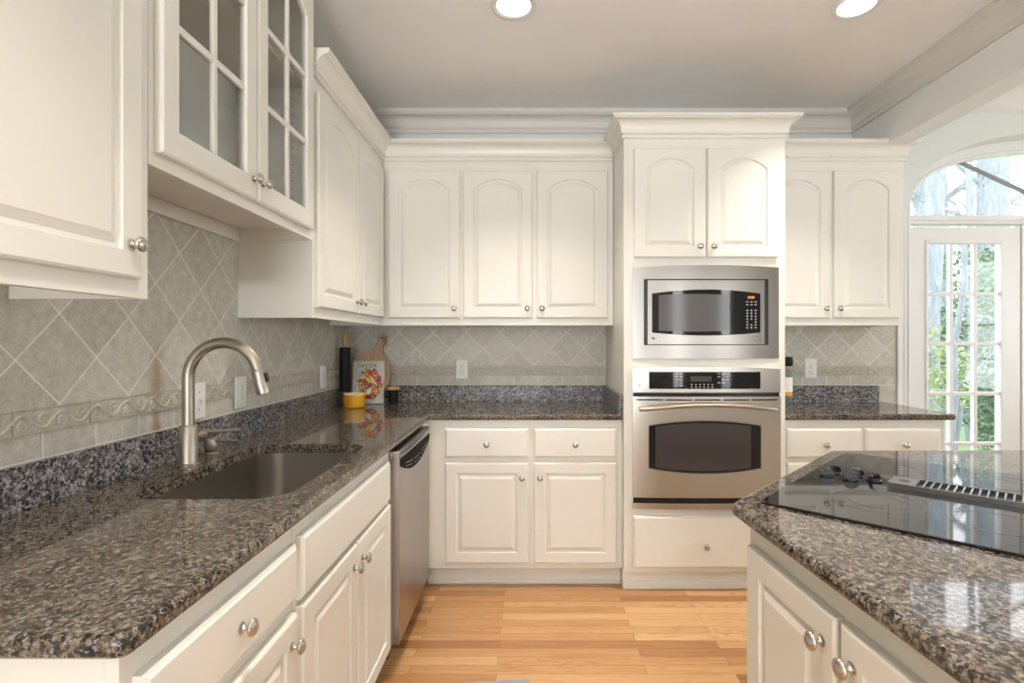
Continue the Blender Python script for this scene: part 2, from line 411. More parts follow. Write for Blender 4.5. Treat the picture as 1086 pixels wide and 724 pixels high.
def text_mesh(txt, size, parent, name, mat, fr, a, b, d, align='LEFT', space=1.0, local=False):
    cu = bpy.data.curves.new('lettering', 'FONT'); cu.body = txt; cu.size = size; cu.align_x = align; cu.space_character = space; cu.extrude = .0002
    o = bpy.data.objects.new('lettering', cu); C.objects.link(o)
    bpy.context.view_layer.update()
    me = bpy.data.meshes.new_from_object(o.evaluated_get(bpy.context.evaluated_depsgraph_get())); bpy.data.objects.remove(o)
    org = Vector((0, 0, 0)) if local else ORG.get(parent.name, Vector((0, 0, 0)))
    for v in me.vertices: v.co = fr.p(a+v.co.x, b+v.co.y, d+v.co.z) - org
    me.materials.clear(); me.materials.append(mat); me.name = name
    ob = bpy.data.objects.new(name, me); C.objects.link(ob); ob.parent = parent; return ob

# ------------------------------------------------------------------ dimensions
XW, YW, CEIL = -1.16, 3.36, 2.743
XUP, YUP = -.857, 3.08                # faces of the wall cabinets
XB, YB = -.545, 2.775                 # faces of the base cabinets
XE, YE = -.518, 2.75                  # worktop front edges
YO = 2.734; TX0, TX1 = .486, 1.321    # tall oven cabinet
CT0, CT1 = .882, .914
ARX, ARW, ARB, ARZ = 3.64, 1.22, .54, 2.10
RX = 5.6; YF = -4.1

# ------------------------------------------------------------------ room shell
struct(MB().box(XW-.15, RX+.15, YF-.15, YW+.3, -.06, 0).build('floor', M['floor'], smooth=False))
struct(MB().box(XW-.15, RX+.15, YF-.15, YW+.3, CEIL, CEIL+.08).build('ceiling', M['ceiling'], smooth=False))
wl = struct(MB().box(XW-.14, XW, YF-.14, YW, 0, CEIL).build('wall_left', M['wall'], smooth=False))
def sup(t, hw, b, n=2.5):   # super-ellipse arch
    c, s_ = math.cos(t), math.sin(t)
    return hw*math.copysign(abs(c)**(2/n), c), b*abs(s_)**(2/n)
arch = [(ARX+sup(PI-PI*k/40, ARW, ARB)[0], ARZ+sup(PI-PI*k/40, ARW, ARB)[1]) for k in range(41)]
poly = [(XW-.14, 0), (ARX-ARW, 0)] + arch + [(ARX+ARW, 0), (RX+.14, 0), (RX+.14, CEIL), (XW-.14, CEIL)]
mb = MB(); mb.prism([(x, YW, z) for x, z in poly], (0, .24, 0))
mb.bm.normal_update(); bmesh.ops.triangulate(mb.bm, faces=[f for f in mb.bm.faces if len(f.verts) > 4])
wb = struct(mb.build('wall_back', M['wall'], ang=30))
def holed_wall(name, fixed, axis, a0, a1, holes, th):
    mb = MB(); xs = sorted(holes)
    def bx(p, q, z0, z1):
        if axis == 'x': mb.box(min(fixed, fixed+th), max(fixed, fixed+th), p, q, z0, z1)
        else: mb.box(p, q, min(fixed, fixed+th), max(fixed, fixed+th), z0, z1)
    cur = a0
    for p, q, z0, z1 in xs:
        bx(cur, p, 0, CEIL); bx(p, q, 0, z0); bx(p, q, z1, CEIL); cur = q
    bx(cur, a1, 0, CEIL)
    return struct(mb.build(name, M['wall'], smooth=False))
holed_wall('wall_right', RX, 'x', YF-.14, YW, [(.1, 2.3, .65, 2.35)], .14)
holed_wall('wall_front', YF, 'y', XW-.14, RX+.14, [(-1.0, .45, .35, 2.45), (2.09, 2.51, .35, 2.45), (3.64, 4.06, .35, 2.45)], -.14)
# windows of the room behind the photographer and of the nook
def sash(name, fr, w, h):
    mb = MB()
    for a0, a1, b0, b1 in ((0, .06, 0, h), (w-.06, w, 0, h), (.06, w-.06, 0, .06), (.06, w-.06, h-.06, h)): fbox(mb, fr, a0, a1, b0, b1, -.05, 0)
    for k in (range(1, 3) if w > 1 else ()): fbox(mb, fr, w*k/3-.012, w*k/3+.012, .06, h-.06, -.035, -.015)
    for k in range(1, 4): fbox(mb, fr, .06, w-.06, h*k/4-.012, h*k/4+.012, -.034, -.016)
    o = struct(mb.build(name, M['trim'], smooth=False))
    return o
sash('window_2', Fr((RX+.08, 2.3, .65), (0, -1, 0), (-1, 0, 0)), 2.2, 1.7)
sash('window_3', Fr((.45, YF-.08, .35), (-1, 0, 0), (0, 1, 0)), 1.45, 2.1)
sash('window_4', Fr((2.51, YF-.08, .35), (-1, 0, 0), (0, 1, 0)), .42, 2.1)
sash('window_5', Fr((4.06, YF-.08, .35), (-1, 0, 0), (0, 1, 0)), .42, 2.1)

# header beam between kitchen and nook
struct(MB().box(2.05, 2.18, -2.2, YW, 2.43, CEIL).build('wall_header', M['trim'], smooth=False))
# ceiling crown moulding
CP = [(0, 2.615), (.012, 2.615), (.012, 2.640), (.018, 2.646), (.018, 2.652)]
CP += [(.018+.05*(1-math.cos(t)), 2.652+.058*math.sin(t)) for t in (PI/10, PI/5, 3*PI/10, 4*PI/10, PI/2)]
CP += [(.072, 2.716), (.080, 2.722), (.080, CEIL), (0, CEIL)]
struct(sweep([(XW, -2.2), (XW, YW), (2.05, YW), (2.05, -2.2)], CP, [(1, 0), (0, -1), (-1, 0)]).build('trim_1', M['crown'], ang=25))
# door casing beside the right backsplash
mb = MB(); mb.box(2.328, 2.412, YW-.012, YW, 0, 2.12); mb.box(2.328, 2.348, YW-.02, YW-.012, 0, 2.12, .003); mb.box(2.372, 2.384, YW-.016, YW-.012, 0, 2.12, .002); mb.box(2.396, 2.412, YW-.018, YW-.012, 0, 2.12, .003)
struct(mb.build('trim_2', M['trim']))

# backsplash tile on the walls, its carved border and grout lines
mb = MB(); mb.box(XW, XW+.008, .2, YW, .914, 1.735)
mb.build('tile_backsplash', M['tile_left'], wl, smooth=False)
mb = MB(); mb.box(XW+.008, TX0-.002, YW-.008, YW, .914, 1.388); mb.build('tile_backsplash', M['tile_back'], wb, smooth=False)
mb = MB(); mb.box(TX1+.002, 2.326, YW-.008, YW, .914, 1.388); mb.build('tile_backsplash', M['tile_right'], wb, smooth=False)
def border(fr, w, parent, period=.207, phase=0.0):
    mb = MB()
    k0 = math.ceil((-phase)/period)-1; e = phase
    edges = [0]+[e+period*k for k in range(k0, 200) if .004 < e+period*k < w-.004]+[w]
    for a0, a1 in zip(edges[:-1], edges[1:]): fbox(mb, fr, a0+.0012, a1-.0012, .004, .056, 0, .004, .0008)
    fbox(mb, fr, 0, w, -.0005, .0028, 0, .0045, .0007); fbox(mb, fr, 0, w, .0572, .0605, 0, .0045, .0007)
    o = mb.build('carved_border', M['listello_ground'], parent)
    # low-relief vine scroll
    mb = MB(); half = period/2; a = edges[1]-period if len(edges) > 2 else 0
    while a < w:
        if a > -.001 and a+half < w+.001:
            vine = lambda t: fr.p(a+t*half, .030+.0165*math.sin(2*PI*t+.4), .0040)
            mb.tube([vine(k/20) for k in range(21)], [.0030+.0014*math.sin(PI*((k/20*2) % 1)) for k in range(21)], 6)
            for cx, cz, sg, r0 in ((half*.22, .022, 1, .0135), (half*.72, .038, -1, .0135)):
                N = 17; pts = []
                for k in range(N):
                    t = k/(N-1); an_ = sg*(.6*PI+t*2.3*PI); r = r0*(1-.80*t)
                    pts.append(fr.p(a+cx+r*math.cos(an_)*1.1, cz+r*math.sin(an_), .0042))
                mb.tube(pts, [.0034*(1-.45*k/(N-1)) for k in range(N)], 6)
                for q in range(3):
                    an_ = sg*(-.2-.45*q)
                    mb.tube([fr.p(a+cx+half*.17, cz+sg*.010, .0042), fr.p(a+cx+half*.17+.013*math.cos(an_), cz+sg*.010+.013*math.sin(an_)*1.1, .0045)], [.0030, .0014], 6)
        a += half
    mb.build('scroll_relief', M['listello'], o, ang=60)
border(Fr((XW+.008, .2, 1.077), *LEFT), YW-.2-.008, wl, .207, 1.172-.2)
border(Fr((XW+.012, YW-.008, 1.077), *BACK), TX0-.004-XW-.012, wb, .2, .02)
border(Fr((TX1+.002, YW-.008, 1.077), *BACK), 2.326-TX1-.002, wb, .2, .02)

# ------------------------------------------------------------------ terrace doors and arched transom
YD = 3.52
def french_door(idx, x0, x1):
    w = x1-x0; d = MB(); l0, l1 = .135, w-.135; b0, b1 = .275, 1.947
    fr = Fr((x0, YD, .02), *BACK); H = 2.035
    for a0, a1, z0, z1 in ((0, l0, 0, H), (l1, w, 0, H), (l0, l1, 0, b0-.02), (l0, l1, b1-.02, H)): fbox(d, fr, a0, a1, z0, z1, -.045, 0)
    for a0, a1, z0, z1 in ((l0-.018, l0, b0-.04, b1), (l1, l1+.018, b0-.04, b1), (l0, l1, b1-.02, b1), (l0, l1, b0-.04, b0-.02)): fbox(d, fr, a0, a1, z0, z1, 0, .008, .003)
    o = struct(d.build(f'door_{idx}', M['trim']))
    g = MB(); 
    for k in (1, 2): fbox(g, fr, l0+(l1-l0)*k/3-.011, l0+(l1-l0)*k/3+.011, b0-.02, b1-.02, -.035, -.003, .003)
    for k in range(1, 5): fbox(g, fr, l0, l1, b0-.02+(b1-b0)*k/5-.011, b0-.02+(b1-b0)*k/5+.011, -.0345, -.0035, .003)
    g.build('muntin_grid', M['trim'], o)
    g = MB(); fbox(g, fr, l0, l1, b0-.02, b1-.02, -.022, -.018); g.build('pane', M['glass'], o, smooth=False)
    return o
french_door(1, 2.518, 3.272); french_door(2, 3.282, 3.998)
french_door(3, 4.008, 4.762)
struct(MB().box(ARX-ARW, ARX+ARW, YD-.03, YD+.07, 0, .018).build('trim_5', M['trim'], smooth=False))
mb = MB(); mb.box(ARX-ARW, 2.514, YD-.015, YD+.06, .018, 2.072); mb.box(4.766, ARX+ARW, YD-.015, YD+.06, .018, 2.072)
mb.box(3.274, 3.280, YD-.008, YD+.05, .018, 2.072); mb.box(4.000, 4.006, YD-.008, YD+.05, .018, 2.072)
mb.box(ARX-ARW, ARX+ARW, YD-.02, YD+.06, 2.072, 2.118); mb.box(ARX-ARW, ARX+ARW, YD-.032, YD-.02, 2.095, 2.126, .004)
struct(mb.build('trim_3', M['trim']))
# transom window
N = 48
ang = [PI-PI*k/N for k in range(N+1)]
def arch_pts(hw, b, z0, y): return [(ARX+sup(t, hw, b)[0], y, z0+sup(t, hw, b)[1]) for t in ang]
mb = MB()
o_f, i_f = arch_pts(ARW, ARB, ARZ+.018, YD-.015), arch_pts(1.145, .440, 2.118, YD-.015)
m_f = arch_pts(1.165, .462, 2.118, YD-.015); m_f2 = arch_pts(1.160, .456, 2.118, YD-.024); i_f2 = arch_pts(1.145, .440, 2.118, YD-.024)
i_b, o_b = arch_pts(1.145, .440, 2.118, YD+.06), arch_pts(ARW, ARB, ARZ+.018, YD+.06)
mb.loops([o_f, m_f, m_f2, i_f2, i_b, o_b, o_f], False, False, closed=False)
bmesh.ops.remove_doubles(mb.bm, verts=mb.bm.verts, dist=1e-5)
w1 = struct(mb.build('window_1', M['trim']))
mb = MB()
for t in (PI*.295, PI*.705):
    e = sup(t, 1.15, .445)
    mb.tube([(ARX+.12*math.cos(t), YD+.012, 2.125+.06*math.sin(t)), (ARX+e[0], YD+.012, 2.118+e[1])], .014, 8)
mb.tube([(ARX+.12*math.cos(PI*k/12), YD+.012, 2.12+.07*math.sin(PI*k/12)) for k in range(13)], .012, 8)
e0 = (2.852, 2.118+.332)
mb.build('muntin_fan', M['backlit'], w1)
mb = MB(); mb.prism([(x, YD+.02, z) for x, y, z in i_f], (0, .004, 0)); mb.build('pane', M['glass'], w1, smooth=False)

# ------------------------------------------------------------------ recessed ceiling lamps
def ceiling_lamp(x, y, label):
    t = thing('ceiling_light', label, 'ceiling light', (x, y, CEIL), group='recessed ceiling lights')
    MB().lathe([(.098, 0), (.098, -.004), (.092, -.0065), (.080, -.0055), (.074, -.001), (.074, 0)], seg=40).build('trim_ring', M['trim'], t, local=True)
    MB().lathe([(.0735, -.0005), (.0735, -.003), (.05, -.0045), (.02, -.005)], seg=36).build('lens', M['lens'], t, local=True)
    l = bpy.data.lights.new('lamp', 'AREA'); l.shape = 'DISK'; l.size = .13; l.energy = LAMP_W; l.color = (1.0, .90, .79); l.spread = math.radians(92)
    o = bpy.data.objects.new('lamp', l); C.objects.link(o); o.parent = t; o.location = (0, 0, -.012)
ceiling_lamp(-.07, 2.28, 'round recessed ceiling light over the oak floor, left of the two in view')
ceiling_lamp(1.41, 2.28, 'round recessed ceiling light over the island, right of the two in view')
for x in (-.07, 1.41):
    for y in (.55, -1.2): ceiling_lamp(x, y, 'round recessed ceiling light out of view behind the island end')

# ------------------------------------------------------------------ cabinets
CR = [(0, 2.342), (.010, 2.342), (.012, 2.346), (.012, 2.353), (.006, 2.356), (.006, 2.361), (.015, 2.365), (.017, 2.369), (.017, 2.378), (.015, 2.380)]
CR += [(.015+.040*(1-math.cos(t)), 2.378+.052*math.sin(t)) for t in (PI/10, PI/5, 3*PI/10, 4*PI/10, PI/2)]
CR += [(.057, 2.434), (.064, 2.437), (.064, 2.452), (0, 2.452)]
UB, UT = 1.387, 2.40
DB, DT = 1.429, 2.284
RISE = .060
def upper_doors(root, fr, spans, b0=DB-UB, b1=DT-UB, knobs=(), rise=RISE):
    for (a0, a1), kn in zip(spans, knobs):
        f2 = Fr(fr.p(a0, b0, .0005), fr.u, fr.n)
        d = raised_door(f2, a1-a0, b1-b0, rise).build('door', M['cab'], root, ang=13)
        if kn == 'R': knob(d, f2, a1-a0-.030, .055, .019)
        if kn == 'L': knob(d, f2, .030, .055, .019)
        if isinstance(kn, tuple): knob(d, f2, kn[0], kn[1], .019)

# near left wall cabinet with solid door
t = thing('upper_cabinet', 'white wall cabinet with one solid door, nearest at left above the counter end', 'cabinet', (XW, .35, UB))
fr = Fr((XUP, .35, UB), *LEFT); w = 1.184-.35
carcass(fr, w, 2.66-UB, XUP-XW-.009).build('body', M['cab'], t)
upper_doors(t, fr, [(.02, 1.145-.35)], b0=.040, b1=1.2, knobs=[(1.145-.35-.020-.035, .070)])
# glass fronted cabinet
GB = 1.692
t = thing('display_cabinet', 'white wall cabinet with two glass-paned doors hanging high above the sink', 'cabinet', (XW, 1.186, GB))
fr = Fr((XUP, 1.186, GB), *LEFT); w = 2.080-1.186; H = 2.66-GB; dep = XUP-XW-.009
mb = carcass(fr, w, H, dep, plate=False, drop=.039)
for a0, a1, b0, b1 in ((0, .04, 0, H), (w-.04, w, 0, H), (.04, w-.04, 0, .06), (.04, w-.04, H-.06, H), (w/2-.025, w/2+.025, .06, H-.06)): fbox(mb, fr, a0, a1, b0, b1, -.02, 0)
mb.build('body', M['cab'], t, smooth=False)
mb = MB(); fbox(mb, fr, .02, w-.02, -.008, .0385, -dep, -dep+.018, .002); mb.build('hanging_rail', M['cab'], t)
mb = MB(); fbox(mb, fr, .0185, w-.0185, .592, .610, -dep+.007, -.025); mb.build('shelf', M['inside'], t)
mb = MB()
for k in range(22):
    for a, s_ in ((w-.0185, -1),):
        for dd in (-.07, -.23):
            p = fr.p(a, .10+.032*k, dd); mb.lathe([(.0028, 0), (.0028, .0004)], p, (0, -1, 0), 8)
o = mb.build('peg_holes', M['holes'], t); o['kind'] = 'stuff'
for a0, a1, side in ((1.202-1.186, 1.622-1.186, 'R'), (1.629-1.186, 2.047-1.186, 'L')):
    f2 = Fr(fr.p(a0, 1.7235-GB, .0005), fr.u, fr.n); dw = a1-a0; dh = .90
    K = 14; ls = []; px0, px1, pb, pt = .058, dw-.058, .066, dh-.055
    for ins, d, pan in ((0, 0, 0), (0, .014, 0), (.0015, .017, 0), (.006, .020, 0), (0, .020, 1), (.004, .015, 1), (.004, 0, 1), (0, 0, 2)):
        o_ = outline(px0, px1, pb, pt, ins, .05, K, True) if pan == 1 else outline(0, dw, 0, dh, ins, .05, K, False)
        ls.append([f2.p(a_, b_, d) for a_, b_ in o_])
    mb = MB().loops(ls, False, False); bmesh.ops.remove_doubles(mb.bm, verts=mb.bm.verts, dist=1e-6)
    d = mb.build('door', M['cab'], t)
    mb = MB(); mid = dw/2
    fbox(mb, f2, mid-.010, mid+.010, pb+.004, pt-.005, .004, .016, .003)
    for z in (2.043, 2.293): fbox(mb, f2, px0+.003, px1-.003, z-1.7235-.010, z-1.7235+.010, .0045, .0155, .003)
    mb.build('muntin_grid', M['cab'], d)
    mb = MB(); mb.prism([f2.p(a_, b_, .006) for a_, b_ in outline(px0, px1, pb, pt, .005, .05, K, True)], f2.n*.003); mb.build('pane', M['glass'], d, smooth=False)
    knob(d, f2, dw-.024 if side == 'R' else .024, .062, .020)
# far left wall cabinet
t = thing('upper_cabinet', 'white wall cabinet with two arched doors on the left wall, beside the glass-fronted one', 'cabinet', (XW, 2.082, UB))
fr = Fr((XUP, 2.082, UB), *LEFT)
carcass(fr, YUP-.022-2.082, UT-UB, XUP-XW-.009).build('body', M['cab'], t)
upper_doors(t, fr, [(2.098-2.082, 2.585-2.082), (2.597-2.082, 3.040-2.082)], knobs='RL')
# back wall cabinets
t = thing('upper_cabinet', 'white wall cabinet with a single arched door in the back left corner', 'cabinet', (XUP, YW, UB))
fr = Fr((XUP-.29, YUP, UB), *BACK)
carcass(fr, -.3985-XUP+.29, UT-UB, YW-.009-YUP).build('body', M['cab'], t)
s_ = 182.9
upper_doors(t, fr, [((411.8-562)/s_-XUP+.29, (487.5-562)/s_-XUP+.29)], knobs='R')
t = thing('upper_cabinet', 'white wall cabinet with a pair of arched doors, left of the oven tower', 'cabinet', (-.398, YW, UB))
fr = Fr((-.398, YUP, UB), *BACK)
carcass(fr, TX0-.002+.398, UT-UB, YW-.009-YUP).build('body', M['cab'], t)
upper_doors(t, fr, [((491.4-562)/s_+.398, (564.7-562)/s_+.398), ((569.3-562)/s_+.398, (645-562)/s_+.398)], knobs='RL')
# crown over left and back wall cabinets (one run)
o = sweep([(XUP+.0012, 2.083), (XUP+.0012, YUP-.0012), (TX0-.003, YUP-.0012)], CR, [(1, 0), (0, -1)]).build('cabinet_crown_moulding', M['cab'], ang=25)
tag(o, 'white crown moulding running along the tops of the left and back wall cabinets', 'moulding')
# right wall cabinet
t = thing('upper_cabinet', 'white wall cabinet with two arched doors between oven tower and terrace door', 'cabinet', (TX1, YW, UB))
fr = Fr((TX1+.002, YUP, UB), *BACK); w = 2.18-TX1-.002
carcass(fr, w, UT-UB, YW-.009-YUP).build('body', M['cab'], t)
o0 = TX1+.002
upper_doors(t, fr, [(1.345-o0, (881-562)/s_-o0), ((884.6-562)/s_-o0, (954-562)/s_-o0)], knobs='RL')
sweep([(TX1+.003, YUP), (2.18, YUP), (2.18, YW-.002)], CR, [(0, -1), (1, 0)]).build('crown', M['cab'], t, ang=25)

# tall oven cabinet
t = thing('oven_cabinet', 'tall white oven tower holding microwave and wall oven, with drawer below', 'cabinet', (TX0, YW, 0))
w = TX1-TX0; fr = Fr((TX0, YO, 0), *BACK); dep = YW-.009-YO
mb = MB()
fbox(mb, fr, 0, .018, .103, 2.40, -dep, -.02); fbox(mb, fr, w-.018, w, .103, 2.40, -dep, -.02); fbox(mb, fr, .018, w-.018, .103, 2.40, -dep, -dep+.006)
for z0, z1 in ((.103, .121), (.400, .424), (1.168, 1.196), (1.700, 1.718), (2.38, 2.40)): fbox(mb, fr, .018, w-.018, z0, z1, -dep+.006, -.02)
S = .052
for a0, a1, b0, b1 in ((0, S, .103, 2.40), (w-S, w, .103, 2.40), (S, w-S, .103, .430), (S, w-S, 1.148, 1.212), (S, w-S, 1.668, 2.40)): fbox(mb, fr, a0, a1, b0, b1, -.02, 0)
mb.build('body', M['cab'], t, smooth=False)
mb = MB(); fbox(mb, fr, 0, w, 0, .103, -dep, -.035); fbox(mb, fr, 0, w, 0, .045, -.035, -.022, .004); mb.build('toe_kick', M['cab'], t)
sweep([(TX0, YUP-.066), (TX0, YO), (TX1, YO), (TX1, YUP-.066)], CR, [(-1, 0), (0, -1), (1, 0)]).build('crown', M['cab'], t, ang=25)
for a0, a1, side in ((.536, .903, 'R'), (.914, 1.279, 'L')):
    f2 = Fr((a0, YO-.0005, 1.726), *BACK); d = raised_door(f2, a1-a0, 2.289-1.726, .055).build('door', M['cab'], t, ang=13)
    knob(d, f2, a1-a0-.030 if side == 'R' else .030, .055, .019)
f2 = Fr((.532, YO-.0005, .126), *BACK); d = slab_front(f2, 1.281-.532, .395-.126).build('drawer', M['cab'], t, ang=13); knob(d, f2, (1.281-.532)/2, .115, .019)

def bowed(mb, fr, a0, a1, zb, zt, d0, bow, N=24, ctr=None, hw=None, back=None):
    """panel between curves zb(a), zt(a); front bowed out in plan"""
    ctr = (a0+a1)/2 if ctr is None else ctr; hw = (a1-a0)/2 if hw is None else hw
    f = lambda v, a: v(a) if callable(v) else v
    A = [a0+(a1-a0)*k/N for k in range(N+1)]
    dd = lambda a: d0+bow*(1-((a-ctr)/hw)**2)
    back = d0-.004 if back is None else back
    ls = [[fr.p(a, f(zb, a), back), fr.p(a, f(zb, a), dd(a)), fr.p(a, f(zt, a), dd(a)), fr.p(a, f(zt, a), back)] for a in A]
    mb.loops(ls)
def arc(z, rise, c, hw): return lambda a: z+rise*(1-((a-c)/hw)**2)
# microwave
X0, X1 = .530, 1.287; c = (X0+X1)/2; hw = (X1-X0)/2; BW = .013
t = thing('microwave', 'built-in stainless microwave with black glass door above the wall oven', 'microwave', (c, YO, 1.205))
fr = Fr((0, YO, 0), *BACK); D0 = .004
mb = MB(); mb.box(.60, 1.22, YO+.03, YO+.45, 1.2125, 1.64); mb.build('body', M['blackplastic'], t, smooth=False)
hx0, hx1, hz0, hz1 = .588, 1.231, 1.274, 1.615
mb = MB()
bowed(mb, fr, X0, X1, hz1, arc(1.676, .010, c, hw), D0, BW, ctr=c, hw=hw, back=.0005)
bowed(mb, fr, X0, X1, 1.205, hz0, D0, BW, ctr=c, hw=hw, back=.0005)
bowed(mb, fr, X0, hx0, hz0, hz1, D0, BW, 6, c, hw, back=.0005); bowed(mb, fr, hx1, X1, hz0, hz1, D0, BW, 6, c, hw, back=.0005)
mb.build('trim_frame', M['steel'], t, ang=20)
mb = MB(); fbox(mb, fr, hx0-.003, hx1+.003, hz0-.003, hz1+.003, -.02, .0004); mb.build('shadow_gap', M['blackplastic'], t)
dx0, dx1, dz0, dz1 = .607, 1.210, 1.279, 1.608
mb = MB(); bowed(mb, fr, dx0, dx1, dz0, dz1, D0+.003, BW, ctr=c, hw=hw, back=.001)
d = mb.build('door', M['steel'], t, ang=20)
gx0, gx1 = .629, 1.187; gc = (gx0+gx1)/2; gh = (gx1-gx0)/2
mb = MB(); bowed(mb, fr, gx0, gx1, arc(1.339, -.015, gc, gh), arc(1.540, .020, gc, gh), D0+.0045, BW, ctr=c, hw=hw, back=.004)
gl = mb.build('door_glass', M['blackglass'], d, ang=20)
mb = MB(); bowed(mb, fr, .663, 1.022, arc(1.350, -.006, .84, .19), arc(1.531, .006, .84, .19), D0+.0052, BW, ctr=c, hw=hw, back=.006)
mb.build('window_screen', M['screen'], d, ang=20)
mb = MB()
def dn(a): return D0+.0056+BW*(1-((a-c)/hw)**2)
for r in range(10):
    for q in range(3):
        if r in (2,) or (r == 7 and q == 1): continue
        a = 1.118+q*.022; z = 1.497-r*.0148
        fbox(mb, fr, a-.006 if r < 2 else a-.004, a+.006 if r < 2 else a+.004, z-.0022 if r < 2 else z-.003, z+.0022 if r < 2 else z+.003, dn(a)-.001, dn(a))
mb.build('keypad_lettering', M['marks'], d, smooth=False)
text_mesh('12:00', .017, d, 'clock_display', M['digits'], fr, 1.118, 1.514, dn(1.14))
mb = MB()
for a0, a1, z0, z1 in ((1.110, 1.187, 1.318, 1.3195), (1.110, 1.187, 1.2935, 1.295), (1.110, 1.1115, 1.2935, 1.3195), (1.1855, 1.187, 1.2935, 1.3195)): fbox(mb, fr, a0, a1, z0, z1, dn(1.15)-.004, dn(1.15)-.0022)
mb.build('open_button', M['screen'], d, smooth=False)
def badge(root, a, z, dd, sz):
    mb = MB().lathe([(sz, 0), (sz, .0006)], fr.p(a, z, dd), fr.n, 20); mb.build('badge', M['slot'], root)
    text_mesh('Profile', sz*2.0, root, 'lettering', M['slot'], fr, a+sz*1.7, z-sz*.6, dd+.0003)
badge(d, .634, 1.309, dn(.634)-.0022, .0055)

# wall oven
t = thing('oven', 'built-in stainless wall oven with curved bar handle below the microwave', 'oven', (c, YO, .424))
X0, X1 = .529, 1.290; BW = .013
mb = MB(); mb.box(.56, 1.26, YO+.012, YO+.55, .432, 1.146); mb.build('body', M['blackplastic'], t, smooth=False)
mb = MB(); bowed(mb, fr, X0, X1, 1.031, arc(1.152, .012, c, hw), D0+.012, BW, ctr=c, hw=hw, back=.0005); cp = mb.build('control_panel', M['oven_steel'], t, ang=20)
mb = MB(); bowed(mb, fr, .612, 1.184, 1.050, 1.137, D0+.0128, BW, ctr=c, hw=hw, back=.014); mb.build('display_glass', M['blackglass'], cp, ang=20)
def d2(a): return D0+.0134+BW*(1-((a-c)/hw)**2)
mb = MB()
for gx, cols, rows in ((.752, 2, 5), (.968, 3, 4)):
    for q in range(cols):
        for r in range(rows):
            if gx > .9 and (q+r) % 3 == 2: continue
            a = gx+q*.022; z = 1.128-r*.0155; fbox(mb, fr, a-.007, a+.007, z-.0022, z+.0022, d2(a)-.001, d2(a))
for q in range(6):
    for r in range(2): a = .829+q*.021; z = 1.073-r*.013; fbox(mb, fr, a-.004, a+.004, z-.0025, z+.0025, d2(a)-.001, d2(a))
mb.build('control_lettering', M['marks'], cp, smooth=False)
mb = MB(); bowed(mb, fr, .822, .93, 1.088, 1.115, D0+.0132, BW, ctr=c, hw=hw, back=.014); mb.build('display_window', plain('oven_display', (.05, .045, .04), .15), cp, ang=20)
badge(cp, .568, 1.068, d2(.568)-.002, .0065)
for z0, z1 in ((1.010, 1.031), (.463, .492)):
    mb = MB(); fbox(mb, fr, X0+.004, X1-.004, z0, z1, .0006, .012); mb.build('shadow_gap', M['blackplastic'], t, smooth=False)
mb = MB(); bowed(mb, fr, X0, X1, .492, 1.010, D0+.016, BW, ctr=c, hw=hw, back=.0005); d = mb.build('door', M['oven_steel'], t, ang=20)
def d3(a): return D0+.016+BW*(1-((a-c)/hw)**2)
mb = MB()
for k in range(5):
    a0 = X0+.018+k*.1475; bowed(mb, fr, a0, a0+.135, .990, .997, D0+.0166, BW, 6, c, hw, back=.012)
mb.build('vent_slots', M['blackplastic'], d, ang=20)
wx0, wx1 = .610, 1.184; wc = (wx0+wx1)/2; wh = (wx1-wx0)/2
mb = MB(); bowed(mb, fr, wx0-.006, wx1+.006, arc(.638, -.026, wc, wh), arc(.867, .026, wc, wh), D0+.0164, BW, ctr=c, hw=hw, back=.012); mb.build('window_rim', M['nickel'], d, ang=20)
mb = MB(); bowed(mb, fr, wx0, wx1, arc(.644, -.026, wc, wh), arc(.861, .026, wc, wh), D0+.0172, BW, ctr=c, hw=hw, back=.012); mb.build('window', M['blackglass'], d, ang=20)
mb = MB(); bowed(mb, fr, wx0+.033, wx1-.052, arc(.652, -.022, wc, wh), arc(.853, .022, wc, wh), D0+.0178, BW, ctr=c, hw=hw, back=.016); mb.build('window_screen', plain('oven_window', (.055, .048, .05), .06), d, ang=20)
pts = []
for k in range(25):
    q = -1+2*k/24; a = c+q*.348; pts.append(fr.p(a, .946+.026*(1-q*q), d3(a)+.052-.020*q**8-.012*abs(q)**3))
mb = MB().tube(pts, [.0105]*25, 14)
for q in (-.9, .9): a = c+q*.348; mb.tube([fr.p(a, .951, d3(a)), fr.p(a, .951, d3(a)+.036)], .008, 10)
mb.build('handle', M['faucet'], d)
mb = MB(); bowed(mb, fr, X0-.004, X1+.004, .432, .463, D0+.012, BW, ctr=c, hw=hw+.004, back=.0005); mb.build('lower_trim', M['oven_steel'], t, ang=20)

# ------------------------------------------------------------------ base cabinets
def toe(mb, fr, w, rec=.075, h=.103, dep=.10):
    fbox(mb, fr, 0, w, 0, h, -dep-rec, -rec); fbox(mb, fr, 0, w, 0, .018, -rec, -rec+.012, .004)
def base_body(fr, w, dep):
    b = carcass(Fr(fr.o+Z*.103, fr.u, fr.n), w, CT0-.001-.103, dep, top=False, drop=.02); return b
BD = XB-XW-.009
# end cabinet on the left run
t = thing('base_cabinet', 'white base cabinet with one drawer and one door, nearest end of the sink run', 'cabinet', (XW, .70, 0))
fr = Fr((XB, .70, 0), *LEFT); w = 1.209-.70
base_body(fr, w, BD).build('body', M['cab'], t, smooth=False)
mb = MB(); toe(mb, fr, w); mb.build('toe_kick', M['cab'], t)
f2 = Fr((XB+.0005, .722, .710), *LEFT); d = slab_front(f2, 1.2-.722, .835-.71).build('drawer', M['cab'], t, ang=13); knob(d, f2, .239, .0625, .019)
f2 = Fr((XB+.0005, .722, .130), *LEFT); d = raised_door(f2, 1.2-.722, .678-.13).build('door', M['cab'], t, ang=13); knob(d, f2, 1.2-.722-.035, .548-.058, .019)
